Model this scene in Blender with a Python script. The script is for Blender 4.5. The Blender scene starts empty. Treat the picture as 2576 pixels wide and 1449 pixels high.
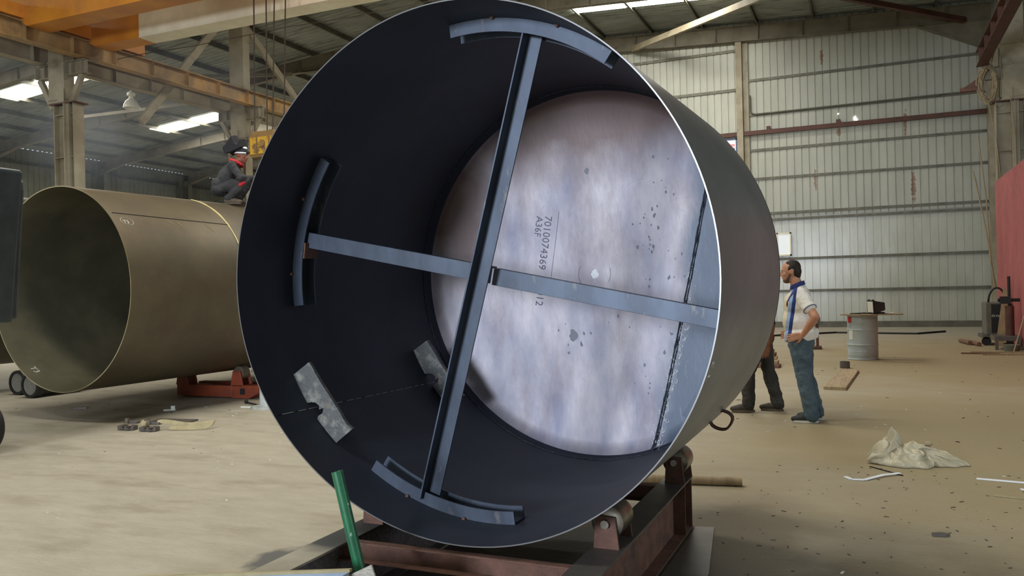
import bpy, bmesh, math, random
from mathutils import Vector, Matrix, noise
random.seed(7)
S = bpy.context.scene
COL = S.collection
PI = math.pi

# ------------------------------------------------------------------ camera
cam = bpy.data.cameras.new('camera'); camo = bpy.data.objects.new('camera', cam); COL.objects.link(camo)
F = 2068.14; YAW, PIT, ROL = math.radians(23.564), math.radians(.1604), math.radians(-1.3506)
_f = Vector((-math.sin(YAW)*math.cos(PIT), math.cos(YAW)*math.cos(PIT), math.sin(PIT)))
_r = Vector((math.cos(YAW), math.sin(YAW), 0)); _u = _r.cross(_f)
_r2 = math.cos(ROL)*_r + math.sin(ROL)*_u; _u2 = -math.sin(ROL)*_r + math.cos(ROL)*_u
m = Matrix.Identity(4)
for i in range(3):
    m[i][0] = _r2[i]; m[i][1] = _u2[i]; m[i][2] = -_f[i]
m[2][3] = 1.55
camo.matrix_world = m
cam.sensor_width = 36; cam.lens = F/2576*36; cam.clip_end = 200; cam.clip_start = .05
S.camera = camo

# ------------------------------------------------------------------ world, light, exposure
w = bpy.data.worlds.new('world'); S.world = w; w.use_nodes = True
w.node_tree.nodes['Background'].inputs[0].default_value = (.72, .82, 1, 1)
w.node_tree.nodes['Background'].inputs[1].default_value = 1.4
SKYLIGHT = 25.0
def area(name, loc, target, sx, sy, power, col):
    l = bpy.data.lights.new(name, 'AREA'); l.shape = 'RECTANGLE'; l.size = sx; l.size_y = sy; l.energy = power; l.color = col
    o = bpy.data.objects.new(name, l); COL.objects.link(o); o.location = loc
    o.rotation_euler = (Vector(target)-Vector(loc)).to_track_quat('-Z', 'Y').to_euler()
    return o
# daylight coming in through the gate in the wall behind the camera
area('gate_daylight', (-4.6, -13.6, 3.5), (-1.9, 5.3, 1.5), 3.4, 2.6, 2500, (.80, .88, 1))
area('side_fill', (11.6, 5.0, 3.4), (-1.0, 6.0, 1.2), 4.0, 3.0, 330, (.84, .92, 1))  # unseen fill added to lighten the shell's right side; the wall has no opening
S.view_settings.view_transform = 'Standard'; S.view_settings.look = 'None'
S.view_settings.exposure = 0.0; S.view_settings.gamma = 1
S.view_settings.use_curve_mapping = False

# ------------------------------------------------------------------ materials
def lin(c):
    return tuple((x/255/12.92 if x/255 <= .04045 else ((x/255+.055)/1.055)**2.4) for x in c) + (1,)
def mat(name, c1, c2=None, rough=.6, metal=0, sc=4, lo=.35, hi=.65, bump=0, bsc=None, stretch=(1,1,1), c3=None, sc3=1.3, lo3=.55, hi3=.7, rvar=0, det=6):
    M = bpy.data.materials.new(name); M.use_nodes = True; N = M.node_tree.nodes; L = M.node_tree.links
    b = N['Principled BSDF']; b.inputs['Metallic'].default_value = metal; b.inputs['Roughness'].default_value = rough
    b.inputs['Base Color'].default_value = lin(c1)
    if c2 is None and not bump: return M
    tc = N.new('ShaderNodeTexCoord'); mp = N.new('ShaderNodeMapping'); L.new(tc.outputs['Object'], mp.inputs[0]); mp.inputs['Scale'].default_value = stretch
    def nz(s, d=det):
        n = N.new('ShaderNodeTexNoise'); n.inputs['Scale'].default_value = s; n.inputs['Detail'].default_value = d; n.inputs['Roughness'].default_value = .62
        L.new(mp.outputs[0], n.inputs['Vector']); return n
    def ramp(src, a, z):
        r = N.new('ShaderNodeMapRange'); r.inputs[1].default_value = a; r.inputs[2].default_value = z; L.new(src, r.inputs[0]); return r.outputs[0]
    if c2 is not None:
        n = nz(sc); fac = ramp(n.outputs['Fac'], lo, hi)
        mx = N.new('ShaderNodeMix'); mx.data_type = 'RGBA'; L.new(fac, mx.inputs[0]); mx.inputs[6].default_value = lin(c1); mx.inputs[7].default_value = lin(c2)
        out = mx.outputs[2]
        if c3 is not None:
            n3 = nz(sc3); mx3 = N.new('ShaderNodeMix'); mx3.data_type = 'RGBA'; L.new(ramp(n3.outputs['Fac'], lo3, hi3), mx3.inputs[0])
            L.new(out, mx3.inputs[6]); mx3.inputs[7].default_value = lin(c3); out = mx3.outputs[2]
        L.new(out, b.inputs['Base Color'])
        if rvar:
            r = N.new('ShaderNodeMapRange'); r.inputs[3].default_value = rough-rvar; r.inputs[4].default_value = rough+rvar; L.new(n.outputs['Fac'], r.inputs[0]); L.new(r.outputs[0], b.inputs['Roughness'])
    if bump:
        nb = nz(bsc or sc*4); bp = N.new('ShaderNodeBump'); bp.inputs['Strength'].default_value = bump; bp.inputs['Distance'].default_value = .02
        L.new(nb.outputs['Fac'], bp.inputs['Height']); L.new(bp.outputs[0], b.inputs['Normal'])
    return M
def emis(name, c, s):
    M = bpy.data.materials.new(name); M.use_nodes = True; b = M.node_tree.nodes['Principled BSDF']
    b.inputs['Base Color'].default_value = lin(c); b.inputs['Emission Color'].default_value = lin(c); b.inputs['Emission Strength'].default_value = s
    return M
def mask_mix(M, expr_boxes, colour, nscale=6, thr=.45, soft=.08):
    """lay a stain or painted shade of its own shape over a material: boxes/ellipses (cx,cy,cz,rx,ry,rz) in object space, edge broken by noise"""
    N = M.node_tree.nodes; L = M.node_tree.links; b = N['Principled BSDF']
    tc = N.new('ShaderNodeTexCoord'); n = N.new('ShaderNodeTexNoise'); n.inputs['Scale'].default_value = nscale; n.inputs['Detail'].default_value = 8; L.new(tc.outputs['Object'], n.inputs['Vector'])
    tot = None
    for (cx, cy, cz, rx, ry, rz) in expr_boxes:
        v = N.new('ShaderNodeVectorMath'); v.operation = 'SUBTRACT'; L.new(tc.outputs['Object'], v.inputs[0]); v.inputs[1].default_value = (cx, cy, cz)
        v2 = N.new('ShaderNodeVectorMath'); v2.operation = 'DIVIDE'; L.new(v.outputs[0], v2.inputs[0]); v2.inputs[1].default_value = (rx, ry, rz)
        l = N.new('ShaderNodeVectorMath'); l.operation = 'LENGTH'; L.new(v2.outputs[0], l.inputs[0])
        a = N.new('ShaderNodeMath'); a.operation = 'SUBTRACT'; a.inputs[0].default_value = 1; L.new(l.outputs['Value'], a.inputs[1]); a.use_clamp = True
        if tot is None: tot = a.outputs[0]
        else:
            mm = N.new('ShaderNodeMath'); mm.operation = 'MAXIMUM'; L.new(tot, mm.inputs[0]); L.new(a.outputs[0], mm.inputs[1]); tot = mm.outputs[0]
    ad = N.new('ShaderNodeMath'); ad.operation = 'MULTIPLY'; L.new(tot, ad.inputs[0]); 
    ns = N.new('ShaderNodeMath'); ns.operation = 'MULTIPLY'; L.new(n.outputs['Fac'], ns.inputs[0]); ns.inputs[1].default_value = 2.2; L.new(ns.outputs[0], ad.inputs[1])
    r = N.new('ShaderNodeMapRange'); r.inputs[1].default_value = thr-soft; r.inputs[2].default_value = thr+soft; L.new(ad.outputs[0], r.inputs[0])
    mx = N.new('ShaderNodeMix'); mx.data_type = 'RGBA'; L.new(r.outputs[0], mx.inputs[0])
    prev = b.inputs['Base Color']
    if prev.is_linked:
        L.new(prev.links[0].from_socket, mx.inputs[6])
    else: mx.inputs[6].default_value = prev.default_value
    mx.inputs[7].default_value = lin(colour); L.new(mx.outputs[2], b.inputs['Base Color'])

MT = {}
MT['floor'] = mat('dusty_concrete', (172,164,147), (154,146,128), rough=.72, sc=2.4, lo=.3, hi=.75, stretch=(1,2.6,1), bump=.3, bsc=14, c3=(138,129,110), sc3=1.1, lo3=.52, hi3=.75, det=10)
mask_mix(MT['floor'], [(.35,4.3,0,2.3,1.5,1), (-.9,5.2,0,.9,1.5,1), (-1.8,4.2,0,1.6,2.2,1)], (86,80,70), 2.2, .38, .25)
mask_mix(MT['floor'], [(1.5,9,0,4.5,6,1),(2.5,18,0,7,9,1)], (152,138,106), .8, .3, .3)
mask_mix(MT['floor'], [(-3.05,3.9,0,.5,.5,1),(-2.9,4.1,0,.4,.3,1)], (92,92,88), 5, .42, .1)
MT['wall'] = mat('cream_sheet', (180,181,168), (164,165,152), rough=.38, sc=1.5, stretch=(1,1,.25))
mask_mix(MT['wall'], [(-1.4,30.85,9.5,.12,1,.62),(-.9,30.85,6.8,.16,1,.3),(1.4,30.85,4.7,.16,1,1.1),(1.2,30.85,6.9,.12,1,.9),(-1.7,30.85,5.2,.1,1,.8)], (140,112,90), 12, .62, .1)
MT['wall_low'] = mat('white_sheet', (190,192,180), (170,172,160), rough=.25, sc=1.2, stretch=(1,1,.3), bump=.25, bsc=3)
MT['wall_side'] = mat('grey_sheet', (128,130,118), (112,114,104), rough=.5, sc=1.5)
MT['roof'] = mat('roof_sheet', (150,156,148), (124,130,122), rough=.45, sc=.6, stretch=(1,3,1), c3=(100,102,94), sc3=1.2)
MT['steel'] = mat('dusty_painted_steel', (164,156,134), (140,128,104), rough=.6, sc=1.6, c3=(112,92,68), sc3=2.2, lo3=.58, hi3=.8)
MT['rafter'] = mat('dusty_rafter', (132,125,108), (108,102,86), rough=.6, sc=1.6, c3=(92,78,60), sc3=2.2, lo3=.58, hi3=.8)
MT['girt'] = mat('galvanised_girt', (112,110,96), (88,86,74), rough=.5, metal=.3, sc=3)
MT['brown'] = mat('primer_brown', (92,56,42), (74,46,36), rough=.6, sc=3)
MT['runway'] = mat('ochre_runway_paint', (190,148,86), (148,122,86), rough=.55, sc=1.1, c3=(96,80,62), sc3=.8, lo3=.5, hi3=.7)
MT['orange'] = mat('crane_orange', (214,142,44), (190,118,40), rough=.42, sc=1, c3=(150,96,50), sc3=.7, lo3=.58, hi3=.8)
MT['cream'] = mat('crane_cream', (244,238,212), (226,218,190), rough=.5, sc=2)
MT['dark'] = mat('black_rubber', (22,22,23), rough=.6)
MT['greyp'] = mat('grey_concrete_plinth', (110,108,98), (92,90,82), rough=.9, sc=3)
MT['sky'] = emis('translucent_skylight', (255,252,242), SKYLIGHT)
MT['hole'] = emis('daylight_hole', (255,255,255), 4)
MT['rust'] = mat('rusty_primer_beam', (128,92,78), (98,70,60), rough=.72, sc=9, c3=(80,68,64), sc3=5, bump=.5, bsc=90)
MT['rustdark'] = mat('worn_flange_steel', (104,98,92), (82,78,76), rough=.5, metal=.15, sc=4, c3=(112,102,90), sc3=7)
MT['pitted'] = mat('pitted_beam_steel', (130,122,122), (92,86,90), rough=.7, sc=60, bump=.6, bsc=120)
MT['dustflange'] = mat('dust_covered_flange', (172,164,146), (150,143,128), rough=.8, sc=3)
mask_mix(MT['dustflange'], [(-.66,-.3,.32,.5,.65,1)], (84,84,82), 5, .4, .15)
MT['roller'] = mat('bright_roller_steel', (150,145,135), (105,100,94), rough=.3, metal=.9, sc=12, stretch=(1,1,1))
MT['shell_out'] = mat('mill_scale_shell', (122,126,130), (100,104,108), rough=.38, metal=.15, sc=1.4, stretch=(1,.5,1), c3=(114,108,102), sc3=1.1, rvar=.1)
MT['shell_in'] = mat('blue_black_mill_scale', (50,56,69), (36,41,53), rough=.55, metal=.3, sc=1.3, c3=(58,54,52), sc3=2, lo3=.55, hi3=.8)
MT['edge'] = mat('ground_plate_edge', (128,128,128), rough=.35, metal=.6)
MT['head'] = mat('oxide_end_plate', (208,200,205), (150,150,172), rough=.46, metal=.1, sc=2.4, lo=.32, hi=.68, stretch=(1.5,1,.6), c3=(132,114,118), sc3=1.9, lo3=.48, hi3=.78, bump=.06, bsc=30, rvar=.12, det=12)
mask_mix(MT['head'], [(-.1,1.2,2.4,1.6,1,.6),(-1.0,1.2,1.9,.5,1,.9)], (112,92,90), 1.6, .42, .3)  # brown oxide tint, with the shade along the top and left painted in
mask_mix(MT['head'], [(1.06,1.2,1.85,.42,1,.9),(.92,1.2,1.2,.34,1,.9),(.78,1.2,.45,.40,1,.8)], (100,112,130), 2.2, .34, .2)
MT['weld'] = mat('weld_bead', (52,56,64), (96,104,116), rough=.45, metal=.5, sc=60, bump=.8, bsc=120)
MT['spat'] = mat('bright_grinding_marks', (232,236,240), rough=.4)
MT['chalk'] = mat('chalk', (215,215,205), rough=.9)
MT['stencil'] = mat('grey_stencil_ink', (112,112,124), rough=.7)
MT['bar'] = mat('angle_bar_scale', (80,90,106), (62,70,84), rough=.45, metal=.4, sc=7, c3=(120,118,118), sc3=14, lo3=.6, hi3=.75, stretch=(1,1,.4))
MT['plate'] = mat('mottled_cut_plate', (96,98,98), (150,150,140), rough=.6, metal=.25, sc=14, lo=.5, hi=.68, bump=.3, bsc=40, c3=(104,80,66), sc3=7, lo3=.6, hi3=.75)
MT['pipe_out'] = mat('brown_mill_scale', (106,97,77), (88,80,64), rough=.45, metal=.3, sc=1.2, c3=(88,74,62), sc3=.8, rvar=.08)
MT['pipe_in'] = mat('dusty_pipe_inside', (108,102,80), (80,78,64), rough=.6, metal=.1, sc=1.2)
MT['green'] = mat('green_pipe_paint', (34,112,72), (28,92,60), rough=.4, sc=14, c3=(190,205,190), sc3=26, lo3=.66, hi3=.7)
MT['zinc'] = mat('spangled_plate', (176,170,158), (140,136,126), rough=.5, metal=.1, sc=14, stretch=(3,1,12), bump=.1)
MT['paleblue'] = mat('pale_blue_tray', (150,166,182), (132,146,160), rough=.4, sc=3)
MT['tan'] = mat('dusty_edge', (170,158,122), (150,138,104), rough=.7, sc=8)
MT['ored'] = mat('orange_red_stand', (150,66,36), (118,54,34), rough=.55, sc=4)
MT['white_paint'] = mat('white_worn_paint', (196,200,200), (176,178,172), rough=.45, sc=4, c3=(150,140,118), sc3=2.5, lo3=.6, hi3=.8)
MT['drum'] = mat('pale_blue_drum_paint', (176,188,192), (160,172,176), rough=.32, sc=3, c3=(150,140,118), sc3=2.4, lo3=.6, hi3=.8)
MT['wood'] = mat('dusty_plank', (168,148,116), (140,122,94), rough=.8, sc=4, stretch=(6,.6,1))
MT['brownwood'] = mat('old_red_plank', (128,92,72), (104,78,62), rough=.8, sc=6)
MT['red'] = mat('red_sheet', (180,108,104), (164,96,94), rough=.45, sc=1.2)
MT['black'] = mat('black_gloss', (38,48,52), (52,62,66), rough=.3, sc=5, c3=(90,96,96), sc3=18, lo3=.7, hi3=.76)
MT['bag'] = mat('thin_plastic', (205,196,168), (188,180,152), rough=.4, sc=6)
MT['bag'].node_tree.nodes['Principled BSDF'].inputs['Transmission Weight'].default_value = .25
MT['rope'] = mat('dusty_rope', (150,136,108), rough=.9)
MT['wire'] = mat('steel_wire_rope', (70,58,46), rough=.6, metal=.3)
MT['hook'] = mat('worn_yellow_paint', (206,164,40), (190,140,50), rough=.5, sc=8, c3=(120,92,56), sc3=9, lo3=.5, hi3=.56)
MT['hookb'] = mat('dusty_hook_case', (150,116,68), (126,96,58), rough=.6, sc=5)
MT['lampw'] = mat('white_enamel', (224,222,205), rough=.3)
MT['glass'] = mat('floodlight_glass', (214,214,206), rough=.2)
MT['skin'] = mat('skin', (206,152,124), (190,134,108), rough=.5, sc=8)
MT['skind'] = mat('skin_tanned', (150,96,72), (118,72,54), rough=.5, sc=8)
MT['hair'] = mat('dark_hair', (38,28,24), (26,20,18), rough=.6, sc=30, bump=.3)
MT['beard'] = mat('stubble', (112,78,62), (84,60,50), rough=.7, sc=40)
MT['denim'] = mat('blue_denim', (88,106,118), (66,84,98), rough=.85, sc=5, c3=(76,98,110), sc3=3, lo3=.6, hi3=.85, bump=.4, bsc=16)
MT['greytr'] = mat('dark_grey_work_trousers', (64,62,58), (50,48,46), rough=.9, sc=6, bump=.4, bsc=16)
MT['overall'] = mat('grey_overall', (64,64,66), (52,52,54), rough=.9, sc=6, bump=.4, bsc=18)
MT['redcloth'] = mat('red_cloth', (196,44,52), rough=.8)
MT['blackcloth'] = mat('black_cloth', (34,34,38), rough=.85)
MT['shoe'] = mat('dark_shoe_mesh', (52,56,58), (38,40,42), rough=.7, sc=40)
MT['sole'] = mat('white_sole', (205,202,192), rough=.6)
MT['boot'] = mat('dusty_boot', (104,92,78), (84,74,62), rough=.85, sc=12)
MT['leather'] = mat('scuffed_brown_shoe', (74,66,60), (58,52,48), rough=.7, sc=20)
MT['blue'] = mat('blue_frame_paint', (70,92,128), rough=.5)
MT['navy'] = mat('navy_cloth', (40,54,118), rough=.8)
MT['winglass'] = emis('bright_window_pane', (226,232,236), .35)
def polo():
    M = mat('white_polo_cloth', (246,244,240), (236,232,226), rough=.8, sc=6, bump=.35, bsc=14)
    N = M.node_tree.nodes; L = M.node_tree.links; b = N['Principled BSDF']; src = b.inputs['Base Color'].links[0].from_socket
    tc = N.new('ShaderNodeTexCoord'); sp = N.new('ShaderNodeSeparateXYZ'); L.new(tc.outputs['Object'], sp.inputs[0])
    def math_(op, a, v):
        n = N.new('ShaderNodeMath'); n.operation = op
        if isinstance(a, float): n.inputs[0].default_value = a
        else: L.new(a, n.inputs[0])
        if isinstance(v, float): n.inputs[1].default_value = v
        else: L.new(v, n.inputs[1])
        return n.outputs[0]
    # the stripe leans with the belly: s = x + .1*(z-1.2)
    s = math_('ADD', sp.outputs[0], math_('MULTIPLY', sp.outputs[2], -.16))
    def band(lo, hi): return math_('MULTIPLY', math_('GREATER_THAN', s, lo), math_('LESS_THAN', s, hi))
    bb = math_('LESS_THAN', sp.outputs[1], -.02)
    for lo, hi, c in ((-.316, -.278, (150,176,214)), (-.278, -.238, (40,56,124))):
        mx = N.new('ShaderNodeMix'); mx.data_type = 'RGBA'; L.new(math_('MULTIPLY', band(lo, hi), bb), mx.inputs[0]); L.new(src, mx.inputs[6]); mx.inputs[7].default_value = lin(c); src = mx.outputs[2]
    mx = N.new('ShaderNodeMix'); mx.data_type = 'RGBA'; L.new(math_('MULTIPLY', math_('LESS_THAN', s, -.316), bb), mx.inputs[0]); L.new(src, mx.inputs[6]); mx.inputs[7].default_value = lin((222,208,178)); src = mx.outputs[2]
    L.new(src, b.inputs['Base Color']); return M
MT['polo'] = polo()

# ------------------------------------------------------------------ builders
def V3(*a): return Vector(a)
def frame(p0, p1, up=(0,0,1)):
    d = (Vector(p1)-Vector(p0)).normalized(); u = Vector(up)
    if abs(d.dot(u)) > .98: u = Vector((0,1,0))
    x = d.cross(u).normalized(); y = x.cross(d).normalized()
    return d, x, y
def face(bm, vs):
    try: return bm.faces.new(vs)
    except ValueError: return None
def sweep(bm, prof, p0, p1, up=(0,0,1), rightv=None):
    """closed 2-D profile (x to the right of travel, y up) swept from p0 to p1, capped"""
    d, x, y = frame(p0, p1, up)
    a = [bm.verts.new(Vector(p0)+x*q[0]+y*q[1]) for q in prof]; b = [bm.verts.new(Vector(p1)+x*q[0]+y*q[1]) for q in prof]
    n = len(prof)
    for i in range(n): face(bm, (a[i], a[(i+1)%n], b[(i+1)%n], b[i]))
    face(bm, a[::-1]); face(bm, b)
def rect(w, h, y0=0): return [(-w/2,y0),(w/2,y0),(w/2,y0+h),(-w/2,y0+h)]
def iprof(w, h, t=.012, tw=.01, y0=0):
    return [(-w/2,y0),(w/2,y0),(w/2,y0+t),(tw/2,y0+t),(tw/2,y0+h-t),(w/2,y0+h-t),(w/2,y0+h),(-w/2,y0+h),(-w/2,y0+h-t),(-tw/2,y0+h-t),(-tw/2,y0+t),(-w/2,y0+t)]
def lprof(a, b, t=.008): return [(0,0),(a,0),(a,t),(t,t),(t,b),(0,b)]
def cprof(w, h, t=.008): return [(0,0),(w,0),(w,t),(t,t),(t,h-t),(w,h-t),(w,h),(0,h)]
def box(bm, lo, hi, M=None):
    vs = [bm.verts.new((M @ Vector(c)) if M else c) for c in [(x,y,z) for x in (lo[0],hi[0]) for y in (lo[1],hi[1]) for z in (lo[2],hi[2])]]
    for f in ((0,1,3,2),(4,6,7,5),(0,4,5,1),(2,3,7,6),(0,2,6,4),(1,5,7,3)): face(bm, [vs[i] for i in f])
def bbox_(bm, c, s, rz=0, M=None):
    R = Matrix.Translation(Vector(c)) @ Matrix.Rotation(rz, 4, 'Z')
    if M: R = M @ R
    box(bm, (-s[0]/2,-s[1]/2,-s[2]/2), (s[0]/2,s[1]/2,s[2]/2), R)
def tube(bm, pts, r, seg=10, closed=False, cap=True):
    pts = [Vector(p) for p in pts]; n = len(pts); rings = []; px = None
    for i, p in enumerate(pts):
        a = pts[i-1] if (i or closed) else p; b = pts[(i+1)%n] if (i < n-1 or closed) else p
        d = (b-a).normalized()
        if px is None:
            px = d.cross(Vector((0,0,1)));
            if px.length < .05: px = d.cross(Vector((0,1,0)))
        px = (px - d*px.dot(d)).normalized(); y = d.cross(px)
        rr = r[i] if isinstance(r, (list,tuple)) else r
        rings.append([bm.verts.new(p+(px*math.cos(t)+y*math.sin(t))*rr) for t in [2*PI*k/seg for k in range(seg)]])
    for i in range(n if closed else n-1):
        A = rings[i]; B = rings[(i+1)%n]
        for k in range(seg): face(bm, (A[k],A[(k+1)%seg],B[(k+1)%seg],B[k]))
    if cap and not closed: face(bm, rings[0][::-1]); face(bm, rings[-1])
def cyl(bm, p0, p1, r, seg=24, r1=None): tube(bm, [p0, p1], [r, r if r1 is None else r1], seg)
def lathe(bm, prof, M, seg=40):
    rings = []
    for (r, z) in prof:
        if r < 1e-6: rings.append([bm.verts.new(M @ Vector((0,0,z)))])
        else: rings.append([bm.verts.new(M @ Vector((r*math.cos(2*PI*k/seg), r*math.sin(2*PI*k/seg), z))) for k in range(seg)])
    for A, B in zip(rings, rings[1:]):
        for k in range(seg):
            if len(A) == 1 and len(B) == 1: continue
            if len(A) == 1: face(bm, (A[0], B[(k+1)%seg], B[k]))
            elif len(B) == 1: face(bm, (A[k], A[(k+1)%seg], B[0]))
            else: face(bm, (A[k],A[(k+1)%seg],B[(k+1)%seg],B[k]))
def prism(bm, poly, M, h):
    """polygon in the xy plane of M, thickened by h along its z"""
    a = [bm.verts.new(M @ Vector((p[0],p[1],0))) for p in poly]; b = [bm.verts.new(M @ Vector((p[0],p[1],h))) for p in poly]; n = len(poly)
    for i in range(n): face(bm, (a[i],a[(i+1)%n],b[(i+1)%n],b[i]))
    face(bm, a[::-1]); face(bm, b)
def axes(o, x, y, z):
    M = Matrix.Identity(4)
    for i in range(3): M[i][0] = x[i]; M[i][1] = y[i]; M[i][2] = z[i]; M[i][3] = o[i]
    return M
def obj(name, bm, m, parent=None, smooth=False, bevel=0, loc=None, normals=True):
    if normals: bmesh.ops.recalc_face_normals(bm, faces=bm.faces[:])
    me = bpy.data.meshes.new(name)
    off = Vector(loc) if loc is not None else None
    if parent is not None:
        off = Vector((0,0,0)); q = parent
        while q is not None: off = off + q.location; q = q.parent
    if off is not None: bmesh.ops.translate(bm, vec=-off, verts=bm.verts[:])
    bm.to_mesh(me); bm.free()
    o = bpy.data.objects.new(name, me); COL.objects.link(o)
    for k in (m if isinstance(m, (list,tuple)) else [m]): me.materials.append(MT[k] if isinstance(k, str) else k)
    if parent is not None: o.parent = parent
    elif loc is not None: o.location = off
    if smooth:
        for p in me.polygons: p.use_smooth = True
        if smooth != 'all':
            try: me.set_sharp_from_angle(angle=math.radians(38))
            except Exception: pass
    if bevel:
        b = o.modifiers.new('bevel', 'BEVEL'); b.width = bevel; b.segments = 2; b.limit_method = 'ANGLE'
    return o
def tag(o, label, cat, group=None, kind=None):
    o['label'] = label
    o['category'] = cat
    if group: o['group'] = group
    if kind: o['kind'] = kind
    return o
def thing(name, label, cat, loc, group=None):
    o = bpy.data.objects.new(name, None); COL.objects.link(o); o.location = loc; o.empty_display_size = .2
    return tag(o, label, cat, group)
def struct(o, label=None):
    o['kind'] = 'structure'
    if label: o['label'] = label
    return o
def B(): return bmesh.new()
def text_mesh(s, size, shear=0):
    cu = bpy.data.curves.new('t', 'FONT'); cu.body = s; cu.size = size; cu.resolution_u = 2
    o = bpy.data.objects.new('t', cu); COL.objects.link(o)
    me = bpy.data.meshes.new_from_object(o.evaluated_get(bpy.context.evaluated_depsgraph_get()))
    bm = bmesh.new(); bm.from_mesh(me); bpy.data.objects.remove(o); bpy.data.curves.remove(cu); bpy.data.meshes.remove(me)
    return bm

# ------------------------------------------------------------------ the hall
XW, XE = -37.3, 12.0           # side walls
YF, YB, YA = 30.85, -14.0, 60.0
XR, ZR = -9.5, 11.36           # ridge
def roof_z(x): return ZR + (.0877*(x-XR) if x < XR else -.052*(x-XR))

bm = B(); box(bm, (XW-1, YB-8, -.3), (XE+1, YA, 0)); struct(obj('floor', bm, 'floor'), 'dusty beige concrete workshop floor')
def ribs(length, pitch, w, h):
    """points (s, depth) of a trapezoid rib sheet"""
    out = [(0,0)]; s = 0
    while s < length:
        out += [(s+pitch-w, 0), (s+pitch-w*.75, h), (s+pitch-w*.25, h), (s+pitch, 0)]; s += pitch
    return out
def sheet(bm, pts, f0, f1):
    a = [bm.verts.new(f0(s, d)) for s, d in pts]; b = [bm.verts.new(f1(s, d)) for s, d in pts]
    for i in range(len(pts)-1): face(bm, (a[i],a[i+1],b[i+1],b[i]))
bm = B(); R_ = ribs(YA-YB+8, .25, .11, .035)
sheet(bm, R_, lambda s, d: (XW, YB-8+s, roof_z(XW)+d), lambda s, d: (XR, YB-8+s, ZR+d))
sheet(bm, R_, lambda s, d: (XR, YB-8+s, ZR+d), lambda s, d: (XE, YB-8+s, roof_z(XE)+d))
struct(obj('ceiling', bm, 'roof'), 'ribbed grey sheet roof on purlins')
bm = B(); R_ = ribs(XE+17.1, .25, .045, .03)
sheet(bm, R_, lambda s, d: (-17.1+s, YF+.02+d, 3.95), lambda s, d: (-17.1+s, YF+.02+d, roof_z(-17.1+s)))
struct(obj('wall_far', bm, 'wall'), 'cream ribbed sheet gable wall')
bm = B(); R_ = ribs(XE+17.1, .25, .03, .012)
sheet(bm, R_, lambda s, d: (-17.1+s, YF+.05+d, .2), lambda s, d: (-17.1+s, YF+.05+d, 3.97))
o = obj('wall_far_lower', bm, 'wall_low'); o.name = 'wall_far_lower'; struct(o, 'whitish sheet lining on the lower gable wall')
bm = B(); R_ = ribs(YA-YB+8, .3, .05, .03)
sheet(bm, R_, lambda s, d: (XW-d, YB-8+s, 0), lambda s, d: (XW-d, YB-8+s, roof_z(XW)))
struct(obj('wall_left', bm, 'wall_side'), 'grey ribbed sheet side wall')
bm = B(); sheet(bm, R_, lambda s, d: (XE+d, YB-8+s, 0), lambda s, d: (XE+d, YB-8+s, roof_z(XE)))
struct(obj('wall_right', bm, 'wall'), 'cream sheet side wall')
bm = B(); box(bm, (XW, YA, 0), (XE, YA+.1, 11.5)); struct(obj('wall_back', bm, 'wall_side'), 'end wall of the side bay')
# wall behind the camera with its open gate
bm = B()
box(bm, (XW, YB-.1, 0), (-7, YB, 11.6)); box(bm, (-2.2, YB-.1, 0), (XE, YB, 11.6)); box(bm, (-7, YB-.1, 5.2), (-2.2, YB, 11.6))
struct(obj('wall_front', bm, 'wall'), 'wall behind the camera with the open gate')
bm = B(); box(bm, (-17.1, YF-.12, 0), (XE, YF+.05, .2)); struct(obj('baseboard_far', bm, 'greyp'), 'low grey concrete plinth under the gable wall')

# roof: skylight strips (translucent sheets), one strip per frame bay; those out of view added for their light
frames = [-3.66, 2.09, 7.84, 13.59, 19.34, 25.09, 30.85, 36.6, 42.35, 48.1]
wi = 0
def skylight(x0, x1, y0, y1):
    global wi; wi += 1
    bm = B(); a = [bm.verts.new((x, y, roof_z(x)-.02)) for x, y in ((x0,y0),(x1,y0),(x1,y1),(x0,y1))]; face(bm, a)
    struct(obj('window_%d' % wi, bm, 'sky'), 'bright translucent roof skylight')
for f0, dy in ((2.09,1.5),(7.84,1.5),(13.59,1.5),(19.34,1.55),(25.09,3.4),(30.85,3.0),(36.6,3.0)):
    for x0 in (-30.7, -28.5+.0, -26.4+.05):
        skylight(x0, x0+(2.0 if x0 < -27 else 1.6), f0+dy, f0+dy+1.1)
for f0, dy in ((-3.66,1.5),(2.09,1.5),(7.84,1.5),(13.59,1.5),(19.34,1.5),(25.09,1.5)):
    for x0 in (-10.1+.7, -7.35, -5.4): skylight(x0, x0+1.85, f0+dy, f0+dy+1.15)

# purlins: cold-formed channels along the hall
k = 0; x = -36.6
PUR = [-5.45+1.9*i for i in range(-16, 6)]
for x in PUR:
    bm = B(); z = roof_z(x)-.17
    sweep(bm, cprof(.06, .17, .006), (x, -6, z), (x, YF if x > -17.1 else YA-6, z))
    tag(obj('roof_purlin', bm, 'girt', loc=(x, -6, z)), 'thin grey steel purlin running lengthwise under the roof sheets', 'roof purlin', 'purlins under the roof')

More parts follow.
